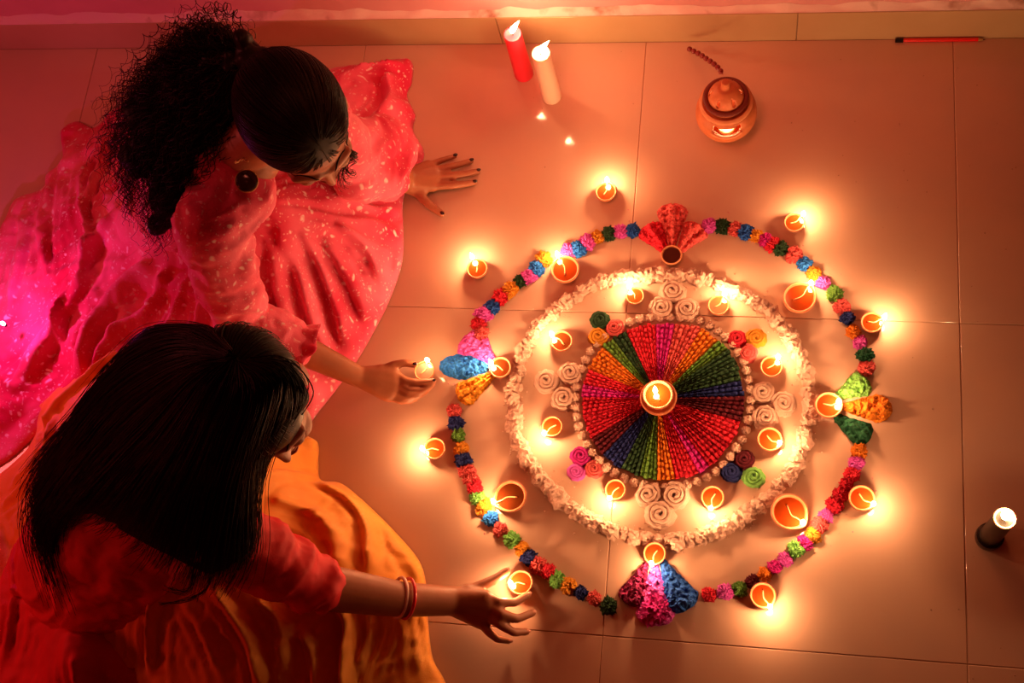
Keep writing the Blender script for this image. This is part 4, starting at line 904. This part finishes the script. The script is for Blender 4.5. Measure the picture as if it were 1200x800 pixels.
# long hair
A2, c2 = fr2; capc = A2 @ np.array([-.016,0,.030])+c2; capr = np.array([.102,.084,.094])
mb = MB(); ellip(mb, capc, capr, A2); cap = blob(mb, .005, 2)
cpaths = []; ub = np.array([-.25,0,.97]); ub /= np.linalg.norm(ub)
for k in range(1100):
    u = rng.normal(size=3); u /= np.linalg.norm(u)
    if u[2] < -.4 or (u[0] > .25 and u[2] < .28): continue
    dt = np.arccos(np.clip(u @ ub, -1, 1)); t_ = np.linspace(0, 1, 20)[:,None]; q = (np.sin((1-t_)*dt)*ub+np.sin(t_*dt)*u)/max(math.sin(dt), 1e-3)
    cpaths.append((q*capr*(1.008+.025*rng.random())) @ A2.T+capc)
cst = strands(cpaths, rng.uniform(.0007,.0015,len(cpaths)))
gh = [[(303,432,.645),(340,432,.62),(361,462,.575),(346,486,.53),(318,512,.49),(294,565,.44),(290,630,.395),(276,688,.31)],
      [(296,434,.65),(330,450,.655),(318,495,.60),(296,540,.53),(290,590,.46),(287,645,.39),(258,692,.31)],
      [(290,434,.65),(305,465,.66),(285,520,.60),(268,570,.52),(255,620,.455),(245,665,.39),(236,692,.33)],
      [(285,432,.65),(268,465,.65),(240,525,.575),(215,575,.50),(200,612,.44),(188,642,.39),(172,660,.35)],
      [(280,430,.65),(240,450,.64),(190,505,.565),(145,550,.49),(112,582,.43),(90,598,.38),(72,606,.34)],
      [(279,429,.65),(232,440,.63),(170,485,.55),(115,540,.46),(75,590,.39),(55,640,.33),(74,712,.28)],
      [(277,428,.65),(220,428,.62),(150,465,.53),(100,520,.44),(60,570,.37),(42,610,.32),(66,690,.27)],
      [(275,424,.645),(215,402,.60),(165,420,.52),(122,458,.43),(86,504,.36),(48,550,.31),(32,578,.27)],
      [(280,420,.64),(250,392,.58),(190,390,.51),(165,408,.43),(132,452,.35),(100,496,.29),(68,545,.25)]]
S2 = sheet(gh, 70, 140); S2[:,:,2] += .028*(1-np.linspace(0,1,70))**1.5; v, f = sheet_mesh(S2, .86); v = v+np.array([0,0,-.008]); jj, ii = np.meshgrid(np.arange(140), np.arange(int(70*.86)), indexing='ij'); v[:,2] += (.0045*vnoise(np.stack([jj*.45, ii*.03, jj*0], -1))+.004*vnoise(np.stack([jj*1.3, ii*.05, jj*0+7], -1))).ravel()
sh = mesh('sheet', v, f)
bmv = bmesh.new(); bmv.from_mesh(sh); sh_b = mesh('under', v-np.array([0,0,.012]), f); bmv.from_mesh(sh_b); sh2 = bpy.data.meshes.new('s'); bmv.to_mesh(sh2); bmv.free()
paths = []; nv_ = 140
for k in range(2200):
    j = rng.uniform(0, nv_-1.001); a = int(j); w_ = j-a; g_ = S2[a]*(1-w_)+S2[a+1]*w_
    L_ = rng.uniform(.72, 1.0); t_ = np.linspace(0, L_, 34); g_ = np.stack([np.interp(t_, np.linspace(0,1,70), g_[:,i]) for i in range(3)], 1)
    s_ = np.linspace(0, 1, 34); off = rng.normal(0, 1, 3)*[.008,.008,.005]; wv = .006*np.sin(s_*rng.uniform(2,6)+rng.uniform(0,6))*s_
    paths.append(g_+off*(.25+s_[:,None]*1.2)+np.stack([wv, -wv, wv*0+.002], 1))
m2 = strands(paths, rng.uniform(.0006,.0014,len(paths)))
# curled wisp over the orange cloth
paths = []
for k in range(14):
    w0 = [(240,640,.40),(246,672,.35),(238,692,.31),(215,704,.28),(188,708,.26)]; q = bez(np.array([G(x+rng.normal(0,1.5), y+rng.normal(0,1.5), z+.01) for x, y, z in w0]), 34); paths.append(q)
for k in range(10):
    w0 = [(262,650,.37),(232,660,.36),(222,690,.3),(205,694,.29),(195,688,.29)]; q = bez(np.array([G(x+rng.normal(0,2), y+rng.normal(0,2), z+.01) for x, y, z in w0]), 34); paths.append(q)
m3 = strands(paths, rng.uniform(.0005,.0010,len(paths)))
join_parts('hair', [cap, cst, sh2, m2, m3], M_HAIR, P2)
